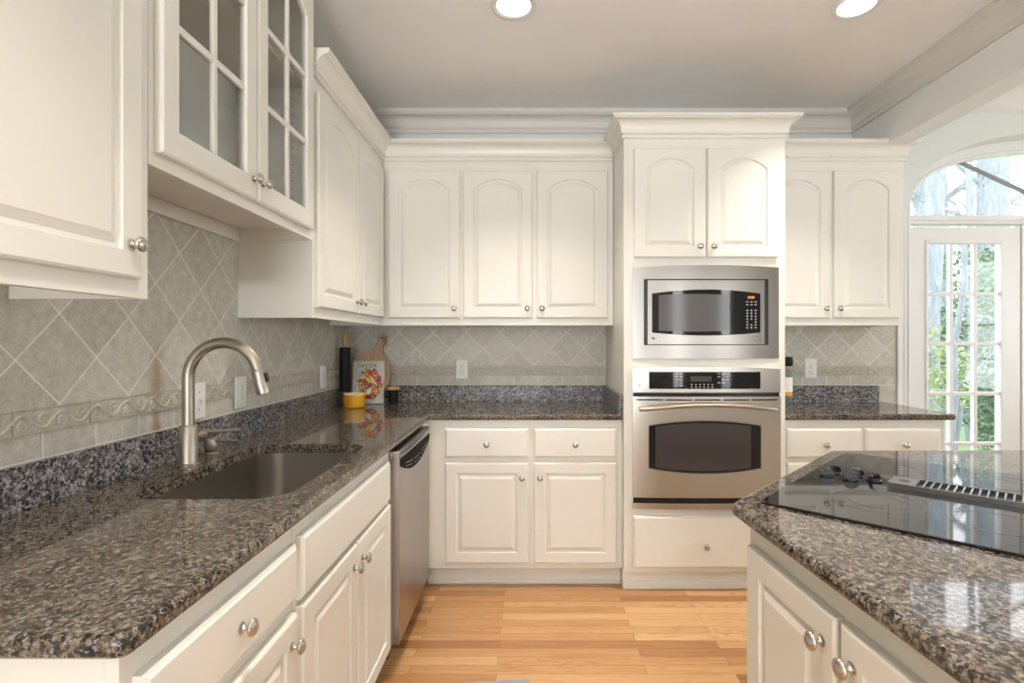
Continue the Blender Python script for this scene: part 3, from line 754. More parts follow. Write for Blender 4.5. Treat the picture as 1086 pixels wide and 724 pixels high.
# sink base
t = thing('sink_cabinet', 'white base cabinet under the sink with two doors and a long false drawer front', 'cabinet', (XW, 1.211, 0))
fr = Fr((XB, 1.211, 0), *LEFT); w = 2.036-1.211
base_body(fr, w, BD).build('body', M['cab'], t, smooth=False)
mb = MB(); toe(mb, fr, w); mb.build('toe_kick', M['cab'], t)
f2 = Fr((XB+.0005, 1.226, .693), *LEFT); slab_front(f2, 1.996-1.226, .842-.693).build('false_drawer_front', M['cab'], t, ang=13)
for y0, y1, s in ((1.226, 1.612, 'R'), (1.620, 2.000, 'L')):
    f2 = Fr((XB+.0005, y0, .130), *LEFT); d = raised_door(f2, y1-y0, .678-.13).build('door', M['cab'], t, ang=13); knob(d, f2, y1-y0-.035 if s == 'R' else .035, .548-.062, .019)
# back base cabinet with corner filler
t = thing('base_cabinet', 'white base cabinet with two drawers over two doors on the back wall', 'cabinet', (XB, YW, 0))
fr = Fr((XB, YB, 0), *BACK); w = TX0-.002-XB
base_body(fr, w, YW-.009-YB).build('body', M['cab'], t, smooth=False)
mb = MB(); toe(mb, fr, w, .055); mb.build('toe_kick', M['cab'], t)
mb = MB(); mb.box(XB-.02, XB, 2.664, YB, .103, CT0-.001); mb.build('corner_filler', M['cab'], t)
for a0, a1, s in ((-.443, -.008, 'R'), (.020, .453, 'L')):
    f2 = Fr((a0, YB-.0005, .686), *BACK); d = slab_front(f2, a1-a0, .839-.686).build('drawer', M['cab'], t, ang=13); knob(d, f2, (a1-a0)/2, .070, .019)
    f2 = Fr((a0, YB-.0005, .134), *BACK); d = raised_door(f2, a1-a0, .658-.134).build('door', M['cab'], t, ang=13); knob(d, f2, a1-a0-.033 if s == 'R' else .033, .524-.075, .019)
# right base cabinet
t = thing('base_cabinet', 'white base cabinet right of the oven tower, partly hidden by the island', 'cabinet', (TX1, YW, 0))
fr = Fr((TX1+.002, YB, 0), *BACK); w = 2.18-TX1-.002
base_body(fr, w, YW-.022-YB).build('body', M['cab'], t, smooth=False)
mb = MB(); toe(mb, fr, w, .055); mb.build('toe_kick', M['cab'], t)
s_ = 203.4
for p0, p1, s in ((835.5, 914.8, 'R'), (918.8, 998.9, 'L')):
    a0, a1 = (p0-562)/s_, (p1-562)/s_
    f2 = Fr((a0, YB-.0005, .684), *BACK); d = slab_front(f2, a1-a0, .838-.684).build('drawer', M['cab'], t, ang=13); knob(d, f2, (a1-a0)/2+.004, .070, .019)
    f2 = Fr((a0, YB-.0005, .134), *BACK); d = raised_door(f2, a1-a0, .658-.134).build('door', M['cab'], t, ang=13); knob(d, f2, a1-a0-.033 if s == 'R' else .033, .524-.075, .019)

# dishwasher
t = thing('dishwasher', 'stainless dishwasher with curved black control panel between sink cabinet and corner', 'dishwasher', (XW+.1, 2.04, 0))
y0, y1 = 2.042, 2.658; fr = Fr((-.535, y0, 0), *LEFT); w = y1-y0
mb = MB(); fbox(mb, fr, .004, w-.004, .06, CT0-.004, -.56, -.016); mb.build('body', M['blackplastic'], t, smooth=False)
mb = MB(); fbox(mb, fr, 0, w, .118, .868, -.014, .030, .005); d = mb.build('door', M['steel_v'], t)
mb = MB(); fbox(mb, fr, .01, w-.01, 0, .112, -.07, -.05); mb.build('toe_panel', M['blackplastic'], t)
cN = 24; hwD = w/2-.012
top = [(.012+2*hwD*k/cN, .835) for k in range(cN+1)]
bot = [(.012+2*hwD*k/cN, .808-.058*(1-((k/cN)*2-1)**2)) for k in range(cN+1)]
mb = MB(); mb.loops([[fr.p(*bot[k], .0295), fr.p(*bot[k], .032), fr.p(*top[k], .034), fr.p(*top[k], .0295)] for k in range(cN+1)]); cpn = mb.build('control_panel', M['darkpanel'], d)
mb = MB(); ls = []
for k in range(cN+1):
    a_, q = .004+(w-.008)*k/cN, (k/cN)*2-1; dp = .033+.010*(1-q**4); z_ = .842+.003*(1-q*q)
    ls.append([fr.p(a_, z_, .030), fr.p(a_, z_+.002, dp), fr.p(a_, z_+.010, dp+.002), fr.p(a_, z_+.020, dp-.003), fr.p(a_, z_+.022, .030)])
mb.loops(ls); mb.build('handle', M['steel'], d)
mb = MB()
for k in range(14):
    if k in (4, 9): continue
    a_ = .10+k*.031; fbox(mb, fr, a_, a_+.016, .800-.016*math.sin(k/13*PI), .8025-.016*math.sin(k/13*PI), .0325, .0345)
    fbox(mb, fr, a_+.004, a_+.010, .785-.020*math.sin(k/13*PI), .789-.020*math.sin(k/13*PI), .0322, .0340)
mb.build('control_lettering', M['marks'], cpn, smooth=False)

# ------------------------------------------------------------------ worktops
def offset_poly(p, d):
    n = len(p); out = []
    for i in range(n):
        a, b, c_ = Vector(p[i-1]), Vector(p[i]), Vector(p[(i+1) % n])
        e1, e2 = (b-a).normalized(), (c_-b).normalized()
        n1, n2 = Vector((-e1.y, e1.x)), Vector((-e2.y, e2.x)); m = n1+n2; m = m/m.dot(n1)
        out.append(b+m*d)
    return out
def rounded(pts, rad, seg=6):
    n = len(pts); out = []
    for i in range(n):
        r = rad.get(i, 0); b = Vector(pts[i])
        if not r: out.append(tuple(b)); continue
        a, c_ = Vector(pts[i-1]), Vector(pts[(i+1) % n]); e1, e2 = (a-b).normalized(), (c_-b).normalized()
        th = e1.angle(e2); k = r/math.tan(th/2); cen = b+(e1+e2).normalized()*(r/math.sin(th/2))
        p0, p1 = b+e1*k, b+e2*k; a0 = math.atan2(*(p0-cen).yx); a1 = math.atan2(*(p1-cen).yx)
        da = (a1-a0+PI) % (2*PI)-PI
        for j in range(seg+1): t_ = a0+da*j/seg; out.append((cen.x+r*math.cos(t_), cen.y+r*math.sin(t_)))
    return out
def slab(outl, hole=None, z0=CT0, z1=CT1, r=.011):
    """outl is counter-clockwise; rounded front edge all round"""
    mb = MB(); bm = mb.bm; prof = [(r, z0)]+[(r-r*math.sin(t), z0+r-r*math.cos(t)) for t in (PI/6, PI/3, PI/2)]+[(r-r*math.cos(t), z1-r+r*math.sin(t)) for t in (0, PI/6, PI/3, PI/2)]
    vl = [[bm.verts.new((q.x, q.y, z)) for q in offset_poly(outl, d)] for d, z in prof]
    n = len(outl)
    for i in range(len(vl)-1):
        for j in range(n): mb.face([vl[i][j], vl[i][(j+1) % n], vl[i+1][(j+1) % n], vl[i+1][j]])
    hv = None
    if hole:
        hv = [[bm.verts.new((x, y, z)) for x, y in hole] for z in (z0, z1)]
        for j in range(len(hole)): mb.face([hv[0][j], hv[0][(j+1) % len(hole)], hv[1][(j+1) % len(hole)], hv[1][j]])
    for k, ring in ((0, vl[0]), (1, vl[-1])):
        if not hole: mb.face(ring); continue
        es = []
        for rg in (ring, hv[k]):
            for j in range(len(rg)):
                e = bm.edges.get((rg[j], rg[(j+1) % len(rg)])); es.append(e)
        bmesh.ops.triangle_fill(bm, use_beauty=True, use_dissolve=False, edges=es)
    return mb
SX0, SX1, SY0, SY1 = -.988, -.596, 1.268, 1.955
hole = rounded([(SX0, SY0), (SX1, SY0), (SX1, SY1), (SX0, SY1)], {0: .085, 1: .085, 2: .085, 3: .085}, 8)
t = thing('worktop', 'L-shaped brown speckled granite worktop running round the sink to the oven tower', 'worktop', (XW, .676, CT0))
outl = rounded([(XW+.009, .676), (XE, .676), (XE, YE), (TX0-.003, YE), (TX0-.003, YW-.009), (XW+.009, YW-.009)], {1: .02, 2: .012}, 4)
slab(outl, hole).build('slab', M['granite'], t, ang=40)
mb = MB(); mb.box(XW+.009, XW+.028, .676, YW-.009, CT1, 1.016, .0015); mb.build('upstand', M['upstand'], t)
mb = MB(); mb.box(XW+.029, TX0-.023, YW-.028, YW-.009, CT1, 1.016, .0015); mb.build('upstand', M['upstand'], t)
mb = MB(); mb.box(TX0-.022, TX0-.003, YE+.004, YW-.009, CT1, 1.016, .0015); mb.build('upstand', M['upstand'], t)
t = thing('worktop', 'short granite worktop right of the oven tower ending beside the terrace door', 'worktop', (TX1, YW, CT0))
outl = rounded([(TX1+.003, YE), (2.23, YE), (2.23, YW-.022), (TX1+.003, YW-.022)], {1: .02}, 4)
slab(outl).build('slab', M['granite'], t, ang=40)
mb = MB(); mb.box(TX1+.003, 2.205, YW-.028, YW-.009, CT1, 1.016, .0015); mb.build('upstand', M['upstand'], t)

# sink
t = thing('sink', 'undermount stainless sink bowl set in the left worktop below the faucet', 'sink', ((SX0+SX1)/2, (SY0+SY1)/2, CT0))
def rr(e, z, r=.085): return [(x, y, z) for x, y in rounded([(SX0-e, SY0-e), (SX1+e, SY0-e), (SX1+e, SY1+e), (SX0-e, SY1+e)], {i: max(.02, r+e) for i in range(4)}, 8)]
ls = [rr(.004, CT0-.0205), rr(.016, CT0-.0205), rr(.016, CT0-.0015), rr(.003, CT0-.0015), rr(.003, CT0-.012), rr(-.002, .75), rr(-.006, .71), rr(-.018, .69), rr(-.04, .682), rr(-.12, .678)]
MB().loops(ls, False, True).build('bowl', M['sink'], t, ang=60)
MB().lathe([(.055, 0), (.055, .003), (.045, .004), (.038, .001), (.01, .0008)], ((SX0+SX1)/2, (SY0+SY1)/2, .678), seg=28).build('drain', M['nickel'], t)

# faucet
FX, FY = -1.048, 1.62
t = thing('faucet', 'brushed nickel gooseneck pull-down faucet standing behind the sink', 'faucet', (FX, FY, CT1))
MB().lathe([(.031, 0), (.031, .004), (.0265, .007), (.0255, .010), (.0255, .119), (.0235, .122), (.017, .123)], (FX, FY, CT1+.0008), seg=28).build('base', M['faucet'], t)
R = .108; cz = 1.181; pts = [(FX, FY, z) for z in (1.03, 1.08, 1.13, 1.165)]
end = math.radians(166)
pts += [(FX+R-R*math.cos(th), FY, cz+R*math.sin(th)) for th in [end*k/26 for k in range(27)]]
MB().tube(pts, .0170, 18).build('neck', M['faucet'], t)
pe = Vector(pts[-1]); dr = Vector((math.cos(PI/2-(PI-end)), 0, 0)); dr = Vector((math.sin(end), 0, math.cos(end))).normalized()
hd = MB().lathe([(.0165, 0), (.0182, .003), (.0182, .008), (.0192, .03), (.0200, .070), (.0185, .078), (.013, .079)], pe, dr, 24).build('spray_head', M['faucet'], t)
side = Vector((-dr.z, 0, dr.x)); side = side if side.x > 0 else -side
pc = pe+dr*.03+side*.0185
b0 = MB(); b0.loops([[pc+dr*a_+Vector((0, 1, 0))*b_+side*h_ for a_, b_ in ((-.014, -.007), (.014, -.007), (.014, .007), (-.014, .007))] for h_ in (-.003, .006)]); b0.build('spray_button', M['blackplastic'], hd)
mb = MB(); mb.tube([(FX, FY+.022, .995), (FX, FY+.062, .995)], [.018, .018], 18); mb.tube([(FX, FY+.062, .995), (FX, FY+.082, .995)], [.0195, .0185], 18); hb = mb.build('handle_hub', M['faucet'], t)
MB().tube([(FX+.004, FY+.072, 1.003), (FX+.05, FY+.072, 1.006), (FX+.118, FY+.074, 1.010)], [.0062, .0055, .0050], 12).build('lever', M['faucet'], hb)
# soap dispenser
sx, sy = -1.078, 1.785
t = thing('soap_dispenser', 'short brushed nickel soap dispenser with thin spout beside the faucet', 'soap dispenser', (sx, sy, CT1))
MB().lathe([(.024, 0), (.024, .004), (.018, .007), (.0205, .014), (.0220, .028), (.0205, .042), (.0150, .050), (.008, .053)], (sx, sy, CT1+.0008), seg=24).build('body', M['faucet'], t)
MB().tube([(sx+.012, sy, .9565), (sx+.055, sy-.004, .9580), (sx+.102, sy-.010, .9570)], [.0060, .0050, .0045], 10).build('spout', M['faucet'], t)

# ------------------------------------------------------------------ outlets and switches
def plate(fr, a, z, label, kind, name):
    t = thing(name, label, 'outlet' if kind == 'outlet' else 'light switch', fr.p(a, z, 0), group='outlets on the backsplash' if kind == 'outlet' else None)
    w2, h2 = .0385, .0620; ls = []
    for ins, d in ((0, 0), (0, .0025), (.002, .0055), (.006, .0065)):
        ls.append([fr.p(a+x, z+y, d) for x, y in ((-w2+ins, -h2+ins), (w2-ins, -h2+ins), (w2-ins, h2-ins), (-w2+ins, h2-ins))])
    MB().loops(ls).build('cover_plate', M['plastic'], t)
    if kind == 'outlet':
        for s in (-1, 1):
            zc = z+s*.0195
            o = MB().lathe([(.0170, 0), (.0170, .0016), (.0155, .0022)], fr.p(a, zc, .0065), fr.n, 24).build('socket', M['plastic'], t)
            mb = MB(); fbox(mb, fr, a-.0075, a-.0055, zc-.001, zc+.008, .0085, .0091); fbox(mb, fr, a+.0055, a+.0075, zc, zc+.007, .0085, .0091); mb.lathe([(.0026, 0), (.0026, .0005)], fr.p(a, zc-.0075, .0086), fr.n, 10); mb.build('slots', M['slot'], o, smooth=False)
        MB().lathe([(.0028, 0), (.0024, .001)], fr.p(a, z, .0065), fr.n, 12).build('screw', M['nickel'], t)
    else:
        mb = MB(); fbox(mb, fr, a-.0055, a+.0055, z-.012, z+.012, .0065, .0075, .0003)
        o = mb.build('toggle_slot', M['plastic'], t)
        mb = MB(); mb.loops([[fr.p(a+x, z-.002+y, .0072) for x, y in ((-.004, -.006), (.004, -.006), (.004, .006), (-.004, .006))], [fr.p(a+x, z+.008+y, .021) for x, y in ((-.0035, -.003), (.0035, -.003), (.0035, .003), (-.0035, .003))]])
        mb.build('toggle', M['plastic'], t)
        for s in (-1, 1): MB().lathe([(.0028, 0), (.0024, .001)], fr.p(a, z+s*.030, .0065), fr.n, 12).build('screw', M['nickel'], t)
fr = Fr((XW+.0128, 0, 0), *LEFT)
def yl(px): return 560*1.147/(562-px)
plate(fr, yl(209.5), 1.293-63/(560/yl(209.5)), 'white toggle switch plate on the left wall just behind the faucet', 'switch', 'light_switch')
plate(fr, yl(254.5), 1.293-53.5/(560/yl(254.5)), 'white outlet on the left wall, under the faucet spout', 'outlet', 'electrical_outlet')
plate(fr, yl(342), 1.293-37.5/(560/yl(342)), 'white outlet on the left wall next to the rolling pin', 'outlet', 'electrical_outlet')
fr = Fr((0, YW-.0128, 0), *BACK)
plate(fr, (490-562)/167.3, 1.293-29.5/167.3, 'cream outlet on the back wall between the bread board and oven tower', 'outlet', 'electrical_outlet')
plate(fr, (859.5-562)/167.3, 1.293-28.5/167.3, 'white outlet on the tile right of the oven tower', 'outlet', 'electrical_outlet')

# ------------------------------------------------------------------ things in the corner
t = thing('ramekin', 'yellow glazed crock standing in front of the cookbook in the corner', 'crock', (-1.010, 3.040, CT1+.0008))
MB().lathe([(.052, 0), (.055, .003), (.0575, .012), (.0585, .074), (.0585, .078), (.056, .080), (.0535, .078), (.0535, .012), (.03, .010)], seg=36).build('body', M['yellow'], t, local=True)
MB().lathe([(.0590, .0735), (.0592, .0785), (.0562, .0808), (.0532, .0785), (.0532, .072)], seg=36, cap0=False, cap1=False).build('rim', M['cream'], t, local=True)
t = thing('rolling_pin', 'black rolling pin with wooden handles standing upright in the left corner', 'rolling pin', (-1.098, 3.135, CT1+.0008))
MB().lathe([(.030, .082), (.0312, .086), (.0312, .338), (.030, .343), (.011, .345)], seg=28).build('barrel', M['matteblack'], t, local=True)
HP = [(.011, .0), (.0135, .004), (.0150, .02), (.0130, .05), (.0100, .075), (.0085, .0825)]
MB().lathe(HP, seg=18).build('handle', M['beech'], t, local=True)
MB().lathe([(r, .427-h) for r, h in HP], seg=18).build('handle', M['beech'], t, local=True)

lean = math.radians(-8)
t = thing('bread_board', 'round wooden paddle board with handle leaning on the back wall behind the cookbook', 'board', (-1.000, 3.268, CT1+.004), (lean, 0, 0))
tilt = math.radians(17); pts = []
ea, eb = .129, .160
hp = []
for k in range(60):
    th = PI/2+math.radians(14)+(2*PI-2*math.radians(14))*k/59; hp.append((ea*math.cos(th), eb*math.sin(th)))
neck = [(.030, eb+.006), (.022, eb+.03), (.021, eb+.075), (.024, eb+.10)]
cap = [(.024*math.cos(PI*k/8), eb+.10+.020*math.sin(PI*k/8)) for k in range(1, 8)]
sh = hp+neck+cap+[(-x, z) for x, z in reversed(neck)]
ct, st_ = math.cos(-tilt), math.sin(-tilt)
rot = [(x*ct-z*st_, x*st_+z*ct) for x, z in sh]; zm = min(z for x, z in rot)
rot = [(x, z-zm) for x, z in rot]
ls = []
for ins, y in ((.003, 0), (0, .003), (0, .015), (.003, .018)):
    cx0 = sum(x for x, z in rot)/len(rot); ls.append([(x, -y, z) for x, z in [tuple(q) for q in (offset_poly(rot, ins) if ins else [Vector(r_) for r_ in rot])]])
MB().loops(ls).build('paddle', M['board'], t, local=True)
hx, hz = (0*ct-(eb+.092)*st_, 0*st_+(eb+.092)*ct-zm)
MB().lathe([(.006, 0), (.006, .0006)], (hx, -.0181, hz), (0, -1, 0), 14).build('hanging_hole', M['slot'], t, local=True)
MB().tube([(hx, -.019, hz), (hx+.015, -.022, hz-.002), (hx+.030, -.018, hz-.018), (hx+.036, -.010, hz-.040), (hx+.028, -.012, hz-.055), (hx+.020, -.019, hz-.030), (hx+.002, -.019, hz-.003)], .0016, 6).build('cord_loop', M['cord'], t, local=True)

t = thing('cookbook', 'pale cookbook with a colourful vegetable cover standing against the wooden board', 'book', (-.985, 3.203, CT1+.0032), (math.radians(-6), 0, math.radians(3)))
bw, bh, bt = .190, .258, .022
MB().box(-bw/2+.003, bw/2-.003, .002, bt-.002, .003, bh-.003).build('pages', M['paper'], t, local=True, smooth=False)
mb = MB(); mb.box(-bw/2, bw/2, 0, .0018, 0, bh, .0005); mb.box(-bw/2, bw/2, bt-.0018, bt, 0, bh, .0005); mb.box(-bw/2, -bw/2+.0025, .0018, bt-.0018, 0, bh); mb.build('cover', M['cover'], t, local=True)
bf = Fr((0, 0, 0), *BACK)
cols = [(.55, .03, .02), (.70, .10, .03), (.75, .42, .03), (.10, .20, .04), (.80, .62, .12), (.78, .74, .62), (.16, .05, .08), (.40, .02, .04), (.25, .33, .06)]
ms = [plain('cover_ink', c_, .4) for c_ in cols]; mb = MB()
rnd = random.Random(11)
for k in range(230):
    tq = rnd.random(); zc = .030+.175*tq; half = .016+.052*math.sin(PI*min(1, .10+.95*(1-tq)*.85)); xc = .012+rnd.uniform(-half, half)
    mb.mi = rnd.choice([0, 0, 1, 1, 2, 3, 4, 5, 6, 6, 7, 7, 8]); el, ew, an = rnd.uniform(.006, .017), rnd.uniform(.004, .008), rnd.uniform(0, PI)
    y_ = -.0004-.000008*k
    mb.face([mb.bm.verts.new((xc+el*math.cos(q)*math.cos(an)-ew*math.sin(q)*math.sin(an), y_, zc+el*math.cos(q)*math.sin(an)+ew*math.sin(q)*math.cos(an))) for q in [2*PI*j/10 for j in range(10)]])
for xc, zc, el, ew, an, mi in ((.008, .075, .024, .013, 1.2, 5), (.014, .182, .016, .014, 0, 0), (.000, .145, .045, .006, 2.5, 4), (.035, .135, .034, .006, 2.2, 5), (-.052, .138, .016, .008, .3, 3), (.010, .105, .022, .007, 1.0, 6)):
    mb.mi = mi; mb.face([mb.bm.verts.new((xc+el*math.cos(q)*math.cos(an)-ew*math.sin(q)*math.sin(an), -.0026, zc+el*math.cos(q)*math.sin(an)+ew*math.sin(q)*math.cos(an))) for q in [2*PI*j/14 for j in range(14)]])
mb.build('cover_picture', ms, t, local=True, smooth=False)
text_mesh('SAVOR', .030, t, 'cover_title', M['ink'], bf, -.066, .219, .0006, 'LEFT', 1.35, local=True)
t = thing('storage_jar', 'small black jar with a wooden lid standing right of the cookbook', 'jar', (-.838, 3.235, CT1+.0008))
MB().lathe([(.028, 0), (.0305, .003), (.0310, .05), (.0310, .080), (.029, .083)], seg=32).build('body', M['matteblack'], t, local=True)
MB().lathe([(.036, .0835), (.0405, .085), (.0415, .090), (.0415, .097), (.039, .100)], seg=32).build('lid', M['lid'], t, local=True)
# bottle half hidden by the oven tower
t = thing('bottle', 'glass bottle with dark cap and white label, half hidden behind the oven tower', 'bottle', (1.537, 3.16, CT1+.0008))
PB = [(.028, 0), (.031, .004), (.031, .178), (.026, .195), (.016, .205), (.015, .214)]
MB().lathe(PB, seg=28).build('glass_body', M['bottle'], t, local=True)
MB().lathe([(.0316, .078), (.0316, .166)], seg=28, cap0=False, cap1=False).build('label', M['plastic'], t, local=True)
MB().lathe([(.0317, .056), (.0317, .076)], seg=28, cap0=False, cap1=False).build('label_band', M['yellow'], t, local=True)
MB().lathe([(.024, .2145), (.026, .217), (.026, .230), (.025, .232)], seg=20).build('neck_ring', plain('copper_ring', (.55, .25, .16), .35), t, local=True)
MB().lathe([(.032, .2325), (.034, .236), (.034, .282), (.032, .286)], seg=24).build('cap', M['matteblack'], t, local=True)

# ------------------------------------------------------------------ island
IA, IB, IC_, ID_, IE = (.474, 1.248), (1.050, 1.845), (2.30, 1.862), (2.36, -.55), (.574, -.55)
t = thing('island', 'cream kitchen island with angled corner and two raised-panel doors facing the sink', 'island', (1.3, .6, 0))
ccw = [IE, ID_, IC_, IB, IA]
cb = [tuple(q) for q in offset_poly(ccw, .040)]
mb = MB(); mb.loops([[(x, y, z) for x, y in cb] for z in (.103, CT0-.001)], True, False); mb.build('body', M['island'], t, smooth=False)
tk = [tuple(q) for q in offset_poly(ccw, .11)]
mb = MB(); mb.loops([[(x, y, z) for x, y in tk] for z in (0, .103)], True, False); mb.build('toe_kick', M['island'], t, smooth=False)
a_, b_ = Vector((*cb[4], 0)), Vector((*cb[0], 0)); u = (b_-a_).normalized(); n_ = Vector((u.y, -u.x, 0))
if n_.x > 0: n_ = -n_
for s0, s1, side in ((.018, .340, 'R'), (.352, .68, 'L'), (.69, 1.01, 'R'), (1.02, 1.34, 'L')):
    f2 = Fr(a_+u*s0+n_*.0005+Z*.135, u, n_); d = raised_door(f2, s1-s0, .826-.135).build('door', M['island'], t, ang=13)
    knob(d, f2, s1-s0-.034 if side == 'R' else .034, .825-.135-.056, .019)
# island worktop
io = rounded(ccw, {3: .02, 4: .035}, 5)
tw = thing('worktop', 'brown granite island worktop with clipped corner under the black cooktop', 'worktop', (1.3, .6, CT0))
slab(io, r=.013).build('slab', M['granite'], tw, ang=40)
# cooktop
an = math.radians(46.2); cu, cv = Vector((math.cos(an), math.sin(an), 0)), Vector((math.sin(an), -math.cos(an), 0)); C1 = Vector((.536, 1.236, 0))
def cp_(a, b, z): return C1+cu*a+cv*b+Z*z
t = thing('cooktop', 'black glass cooktop with five knobs and centre vent set diagonally in the island', 'cooktop', tuple(cp_(.38, .27, CT1)))
CW, CD = .757, .540; zg = CT1+.0062
q = [(0, 0), (CW, 0), (CW, CD), (0, CD)]
ro = rounded([(a, -b) for a, b in q], {0: .012, 1: .012, 2: .012, 3: .012}, 4)
ls = [[cp_(a+(.003 if a < CW/2 else -.003)*e, -b+(.003 if -b < CD/2 else -.003)*e, z) for a, b in ro] for e, z in ((0, CT1+.0005), (0, zg-.0015), (1, zg))]
MB().loops(ls).build('glass_top', M['blackglass'], t)
for (a, b, r) in ((.185, .200, .092), (.185, .410, .078), (.58, .160, .078), (.58, .395, .105)):
    mb = MB()
    for r1 in (r, r*.62) if r > .09 else (r,):
        K = 48; ri = [cp_(a+(r1-.0012)*math.cos(2*PI*k/K), b+(r1-.0012)*math.sin(2*PI*k/K), zg+.0004) for k in range(K)]; rO = [cp_(a+(r1+.0012)*math.cos(2*PI*k/K), b+(r1+.0012)*math.sin(2*PI*k/K), zg+.0004) for k in range(K)]
        mb.loops([[p-Z*.0003 for p in ri], ri, rO, [p-Z*.0003 for p in rO]], False, False)
    mb.build('burner_ring', M['ring'], t)
for a, b, turned in ((.366, .049, 0), (.420, .052, 0), (.364, .107, 0), (.4185, .1085, 0), (.391, .157, 1)):
    p = cp_(a, b, zg)
    k = MB().lathe([(.0195, .0005), (.0195, .0025), (.0180, .0045), (.0120, .0055)], p, seg=28).build('knob', M['blackplastic'], t)
    ga = math.radians(-46.2-14 if not turned else 20); gu = cu*math.cos(ga)+cv*math.sin(ga); gv = gu.cross(Z)
    if not turned: gu, gv = Vector((.94, -.34, 0)).normalized(), Vector((.34, .94, 0)).normalized()
    ls = []
    for th_, ins in ((-.0055, .0016), (-.0042, 0), (.0042, 0), (.0055, .0016)):
        prof = [(-.0185+ins, .004), (.0185-ins, .004)]+[((.0185-ins)*math.cos(PI*j/12), .0085+(.0145-ins)*math.sin(PI*j/12)) for j in range(13)]
        ls.append([p+gu*x+gv*th_+Z*z for x, z in prof])
    MB().loops(ls).build('grip', M['blackplastic'], k)
# vent grille
v0, v1, u0, u1 = .192, .505, .352, .442
mb = MB()
def vb(a0, a1, b0, b1, z0, z1): mb.loops([[cp_(a, b, z) for a, b in ((a0, b0), (a1, b0), (a1, b1), (a0, b1))] for z in (z0, z1)])
vb(u0, u0+.006, v0, v1, zg, zg+.012); vb(u1-.006, u1, v0, v1, zg, zg+.012); vb(u0+.006, u1-.006, v0, v0+.058, zg, zg+.0118); vb(u0+.006, u1-.006, v1-.012, v1, zg, zg+.0118)
gr = mb.build('vent_frame', M['ventsteel'], t, smooth=False)
mb = MB(); n = 16
for k in range(1, n): bb = v0+.058+(v1-.012-v0-.058)*k/n; vb(u0+.006, u1-.006, bb-.0018, bb+.0018, zg+.001, zg+.0115)
mb.build('vent_slats', M['steel'], gr, smooth=False)
mb = MB(); vb(u0+.006, u1-.006, v0+.058, v1-.012, zg+.0003, zg+.001); mb.build('vent_opening', M['slot'], gr, smooth=False)
MB().lathe([(.012, .0), (.012, .0006)], cp_((u0+u1)/2, v0+.030, zg+.0119), seg=20).build('finger_hole', M['slot'], gr)

# floor mat in front of the sink
t = MB()
c0 = Vector((-.005, 2.016, 0)); d1 = Vector((-math.cos(.10), -math.sin(.10), 0)); d2_ = Vector((math.sin(.10), -math.cos(.10), 0))
t.loops([[c0+d1*a+d2_*b+Z*z for a, b in ((e, e), (.45-e, e), (.45-e, .75-e), (e, .75-e))] for e, z in ((0, .0005), (0, .006), (.004, .008))])
tag(t.build('floor_mat', M['mat']), 'grey woven mat on the oak floor in front of the sink, just in frame', 'mat')

# ------------------------------------------------------------------ outside
struct(MB().box(-2, 40, YW+.31, 45, -.5, -.42).build('floor_lawn', M['lawn'], smooth=False))
mb = MB()
for k in range(11): mb.box(2.0, 8.0, 3.70+k*.142, 3.70+k*.142+.136, -.10, -.06)
tag(mb.build('terrace_deck', M['deckwood'], smooth=False), 'weathered wooden terrace deck outside the glass door', 'deck')
def at(px, Y): return (px-562)/560*Y
def foliage(mb, ctr, rad, n, size, seed, leaf=1.0):
    r_ = random.Random(seed)
    for k in range(n):
        while True:
            p = Vector((r_.uniform(-1, 1), r_.uniform(-1, 1), r_.uniform(-1, 1)))
            if .25 < p.length < 1: break
        p = Vector((ctr[0]+p.x*rad[0], ctr[1]+p.y*rad[1], ctr[2]+p.z*rad[2]))
        a_ = Vector((r_.gauss(0, 1), r_.gauss(0, 1), r_.gauss(0, .6))).normalized(); b_ = a_.cross(Vector((r_.gauss(0, 1), r_.gauss(0, 1), r_.gauss(0, 1)))).normalized()
        s_ = size*r_.uniform(.6, 1.2)
        mb.face([mb.bm.verts.new(q) for q in (p-a_*s_, p-b_*s_*.42, p+a_*s_, p+b_*s_*.42)])
def shrub(name, label, px, Y, z0, z1, rx, n, size, mat, seed, clumps=5):
    x = at(px, Y); t = thing(name, label, 'shrub' if name == 'shrub' else 'tree', (x, Y, -.42)); r_ = random.Random(seed); f = MB(); st = MB()
    for k in range(clumps):
        cz = z0+(z1-z0)*(k+.5)/clumps; cx = x+r_.uniform(-.5, .5)*rx; cy = Y+r_.uniform(-.4, .4)
        foliage(f, (cx, cy, cz), (rx*r_.uniform(.7, 1), rx*.7, (z1-z0)/clumps*.95), n//clumps, size, seed*31+k)
        st.tube([(x, Y, -.42), ((x+cx)/2+.1, Y, cz*.5), (cx, cy, cz)], [.035, .025, .008], 6)
    f.build('foliage', mat, t, smooth=False); st.build('stems', M['bark'], t)
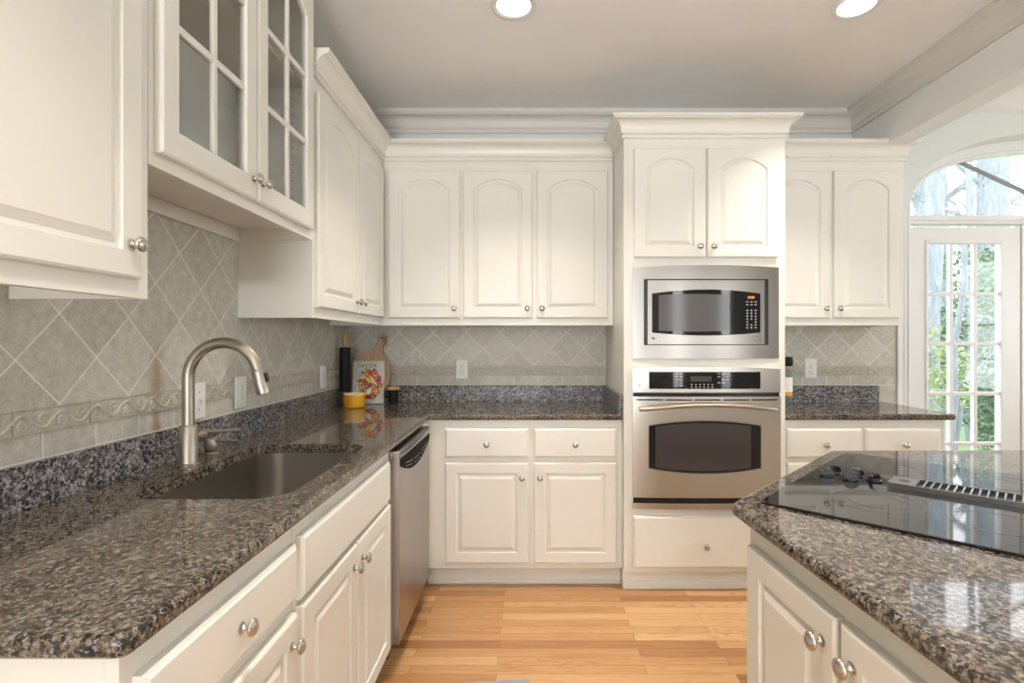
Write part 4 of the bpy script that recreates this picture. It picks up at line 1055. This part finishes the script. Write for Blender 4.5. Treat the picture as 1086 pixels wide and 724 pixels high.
def trunk(label, px0, px1, Y, r, lean_px=0, branches=(), seed=1, top=8.0):
    x = at(px0, Y); t = thing('tree', label, 'tree', (x, Y, -.42)); x1 = at(px0+lean_px, Y)
    mb = MB(); pts = [(x+(x1-x)*k/8+.03*math.sin(k*1.7+seed), Y, -.42+(top+.42)*k/8) for k in range(9)]
    mb.tube(pts, [r*(1.2-.35*k/8) for k in range(9)], 14); tr = mb.build('trunk', M['bark'], t, ang=60)
    mb = MB(); r_ = random.Random(seed)
    for (z, dx, dz, ln) in branches:
        k = (z+.42)/(top+.42); bx = x+(x1-x)*k; p = Vector((bx, Y, z)); d = Vector((dx, r_.uniform(-.2, .2), dz)).normalized()
        q = [p+d*ln*j/4+Vector((0, 0, .05*j*j*.3)) for j in range(5)]; mb.tube(q, [r*.28*(1-.75*j/4) for j in range(5)], 7)
        for j in range(1, 5):
            for s in (-1, 1):
                e = (d+Vector((r_.uniform(-.7, .7), r_.uniform(-.5, .5), s*.7))).normalized(); mb.tube([q[j], q[j]+e*ln*.22, q[j]+e*ln*.4+Vector((0, 0, .05))], [r*.10, r*.06, r*.02], 5)
    if branches: mb.build('branches', M['bark'], t)
    return t
trunk('pale leaning tree trunk at the left edge of the terrace door glass', 985, 985, 7.0, .10, 12, (), 2)
trunk('thick pale trunk seen at the left end of the arched window', 986, 986, 13.0, .33, 0, ((3.6, 1, .2, 2.2), (4.6, 1, .5, 2.0), (4.2, -.6, .8, 1.5)), 3, 11)
trunk('thick trunk in the middle of the arched window behind the shrubs', 1053, 1053, 12.0, .28, 2, ((4.0, -1, .2, 1.8), (4.7, -1, .5, 1.5), (4.3, 1, .4, 1.4)), 5, 11)
trunk('slim branching trunk between the two thick trunks behind the door', 1027, 1027, 10.0, .06, 3, ((2.6, -.7, .8, 1.2), (3.2, .7, .7, 1.0), (3.5, -.8, .6, 1.0), (3.9, .5, .9, 1.0)), 7, 6)
trunk('thin white young trunk leaning among the yellow-green leaves', 1000, 1000, 5.40, .030, 24, ((.8, .8, .6, .9), (1.4, -.6, .7, .6)), 9, 2.3)
shrub('shrub', 'tall dark glossy shrub behind the middle of the terrace door', 1027, 9.0, .2, 2.75, .85, 4600, .058, M['holly'], 1, 6)
shrub('shrub', 'dark leafy shrub at the right side of the terrace door glass', 1066, 7.2, -.2, 2.4, .40, 3600, .050, M['holly'], 2, 6)
shrub('shrub', 'yellow-green leafy shrub low behind the terrace door glass', 1008, 6.2, .55, 1.45, .45, 800, .045, M['maple'], 3, 3)
shrub('shrub', 'low dark shrub at the foot of the terrace garden', 1036, 10.9, -.3, .55, .5, 1500, .05, M['holly'], 4, 3)
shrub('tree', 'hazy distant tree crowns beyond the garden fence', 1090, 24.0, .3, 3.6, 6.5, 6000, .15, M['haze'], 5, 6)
t = thing('garden_fence', 'grey board fence behind the garden shrubs', 'fence', (9, 15, -.42))
mb = MB()
for k in range(60): mb.box(5.5+k*.16, 5.5+k*.16+.15, 15.0, 15.03, -.42, 1.15)
mb.build('boards', M['fencewood'], t, smooth=False)
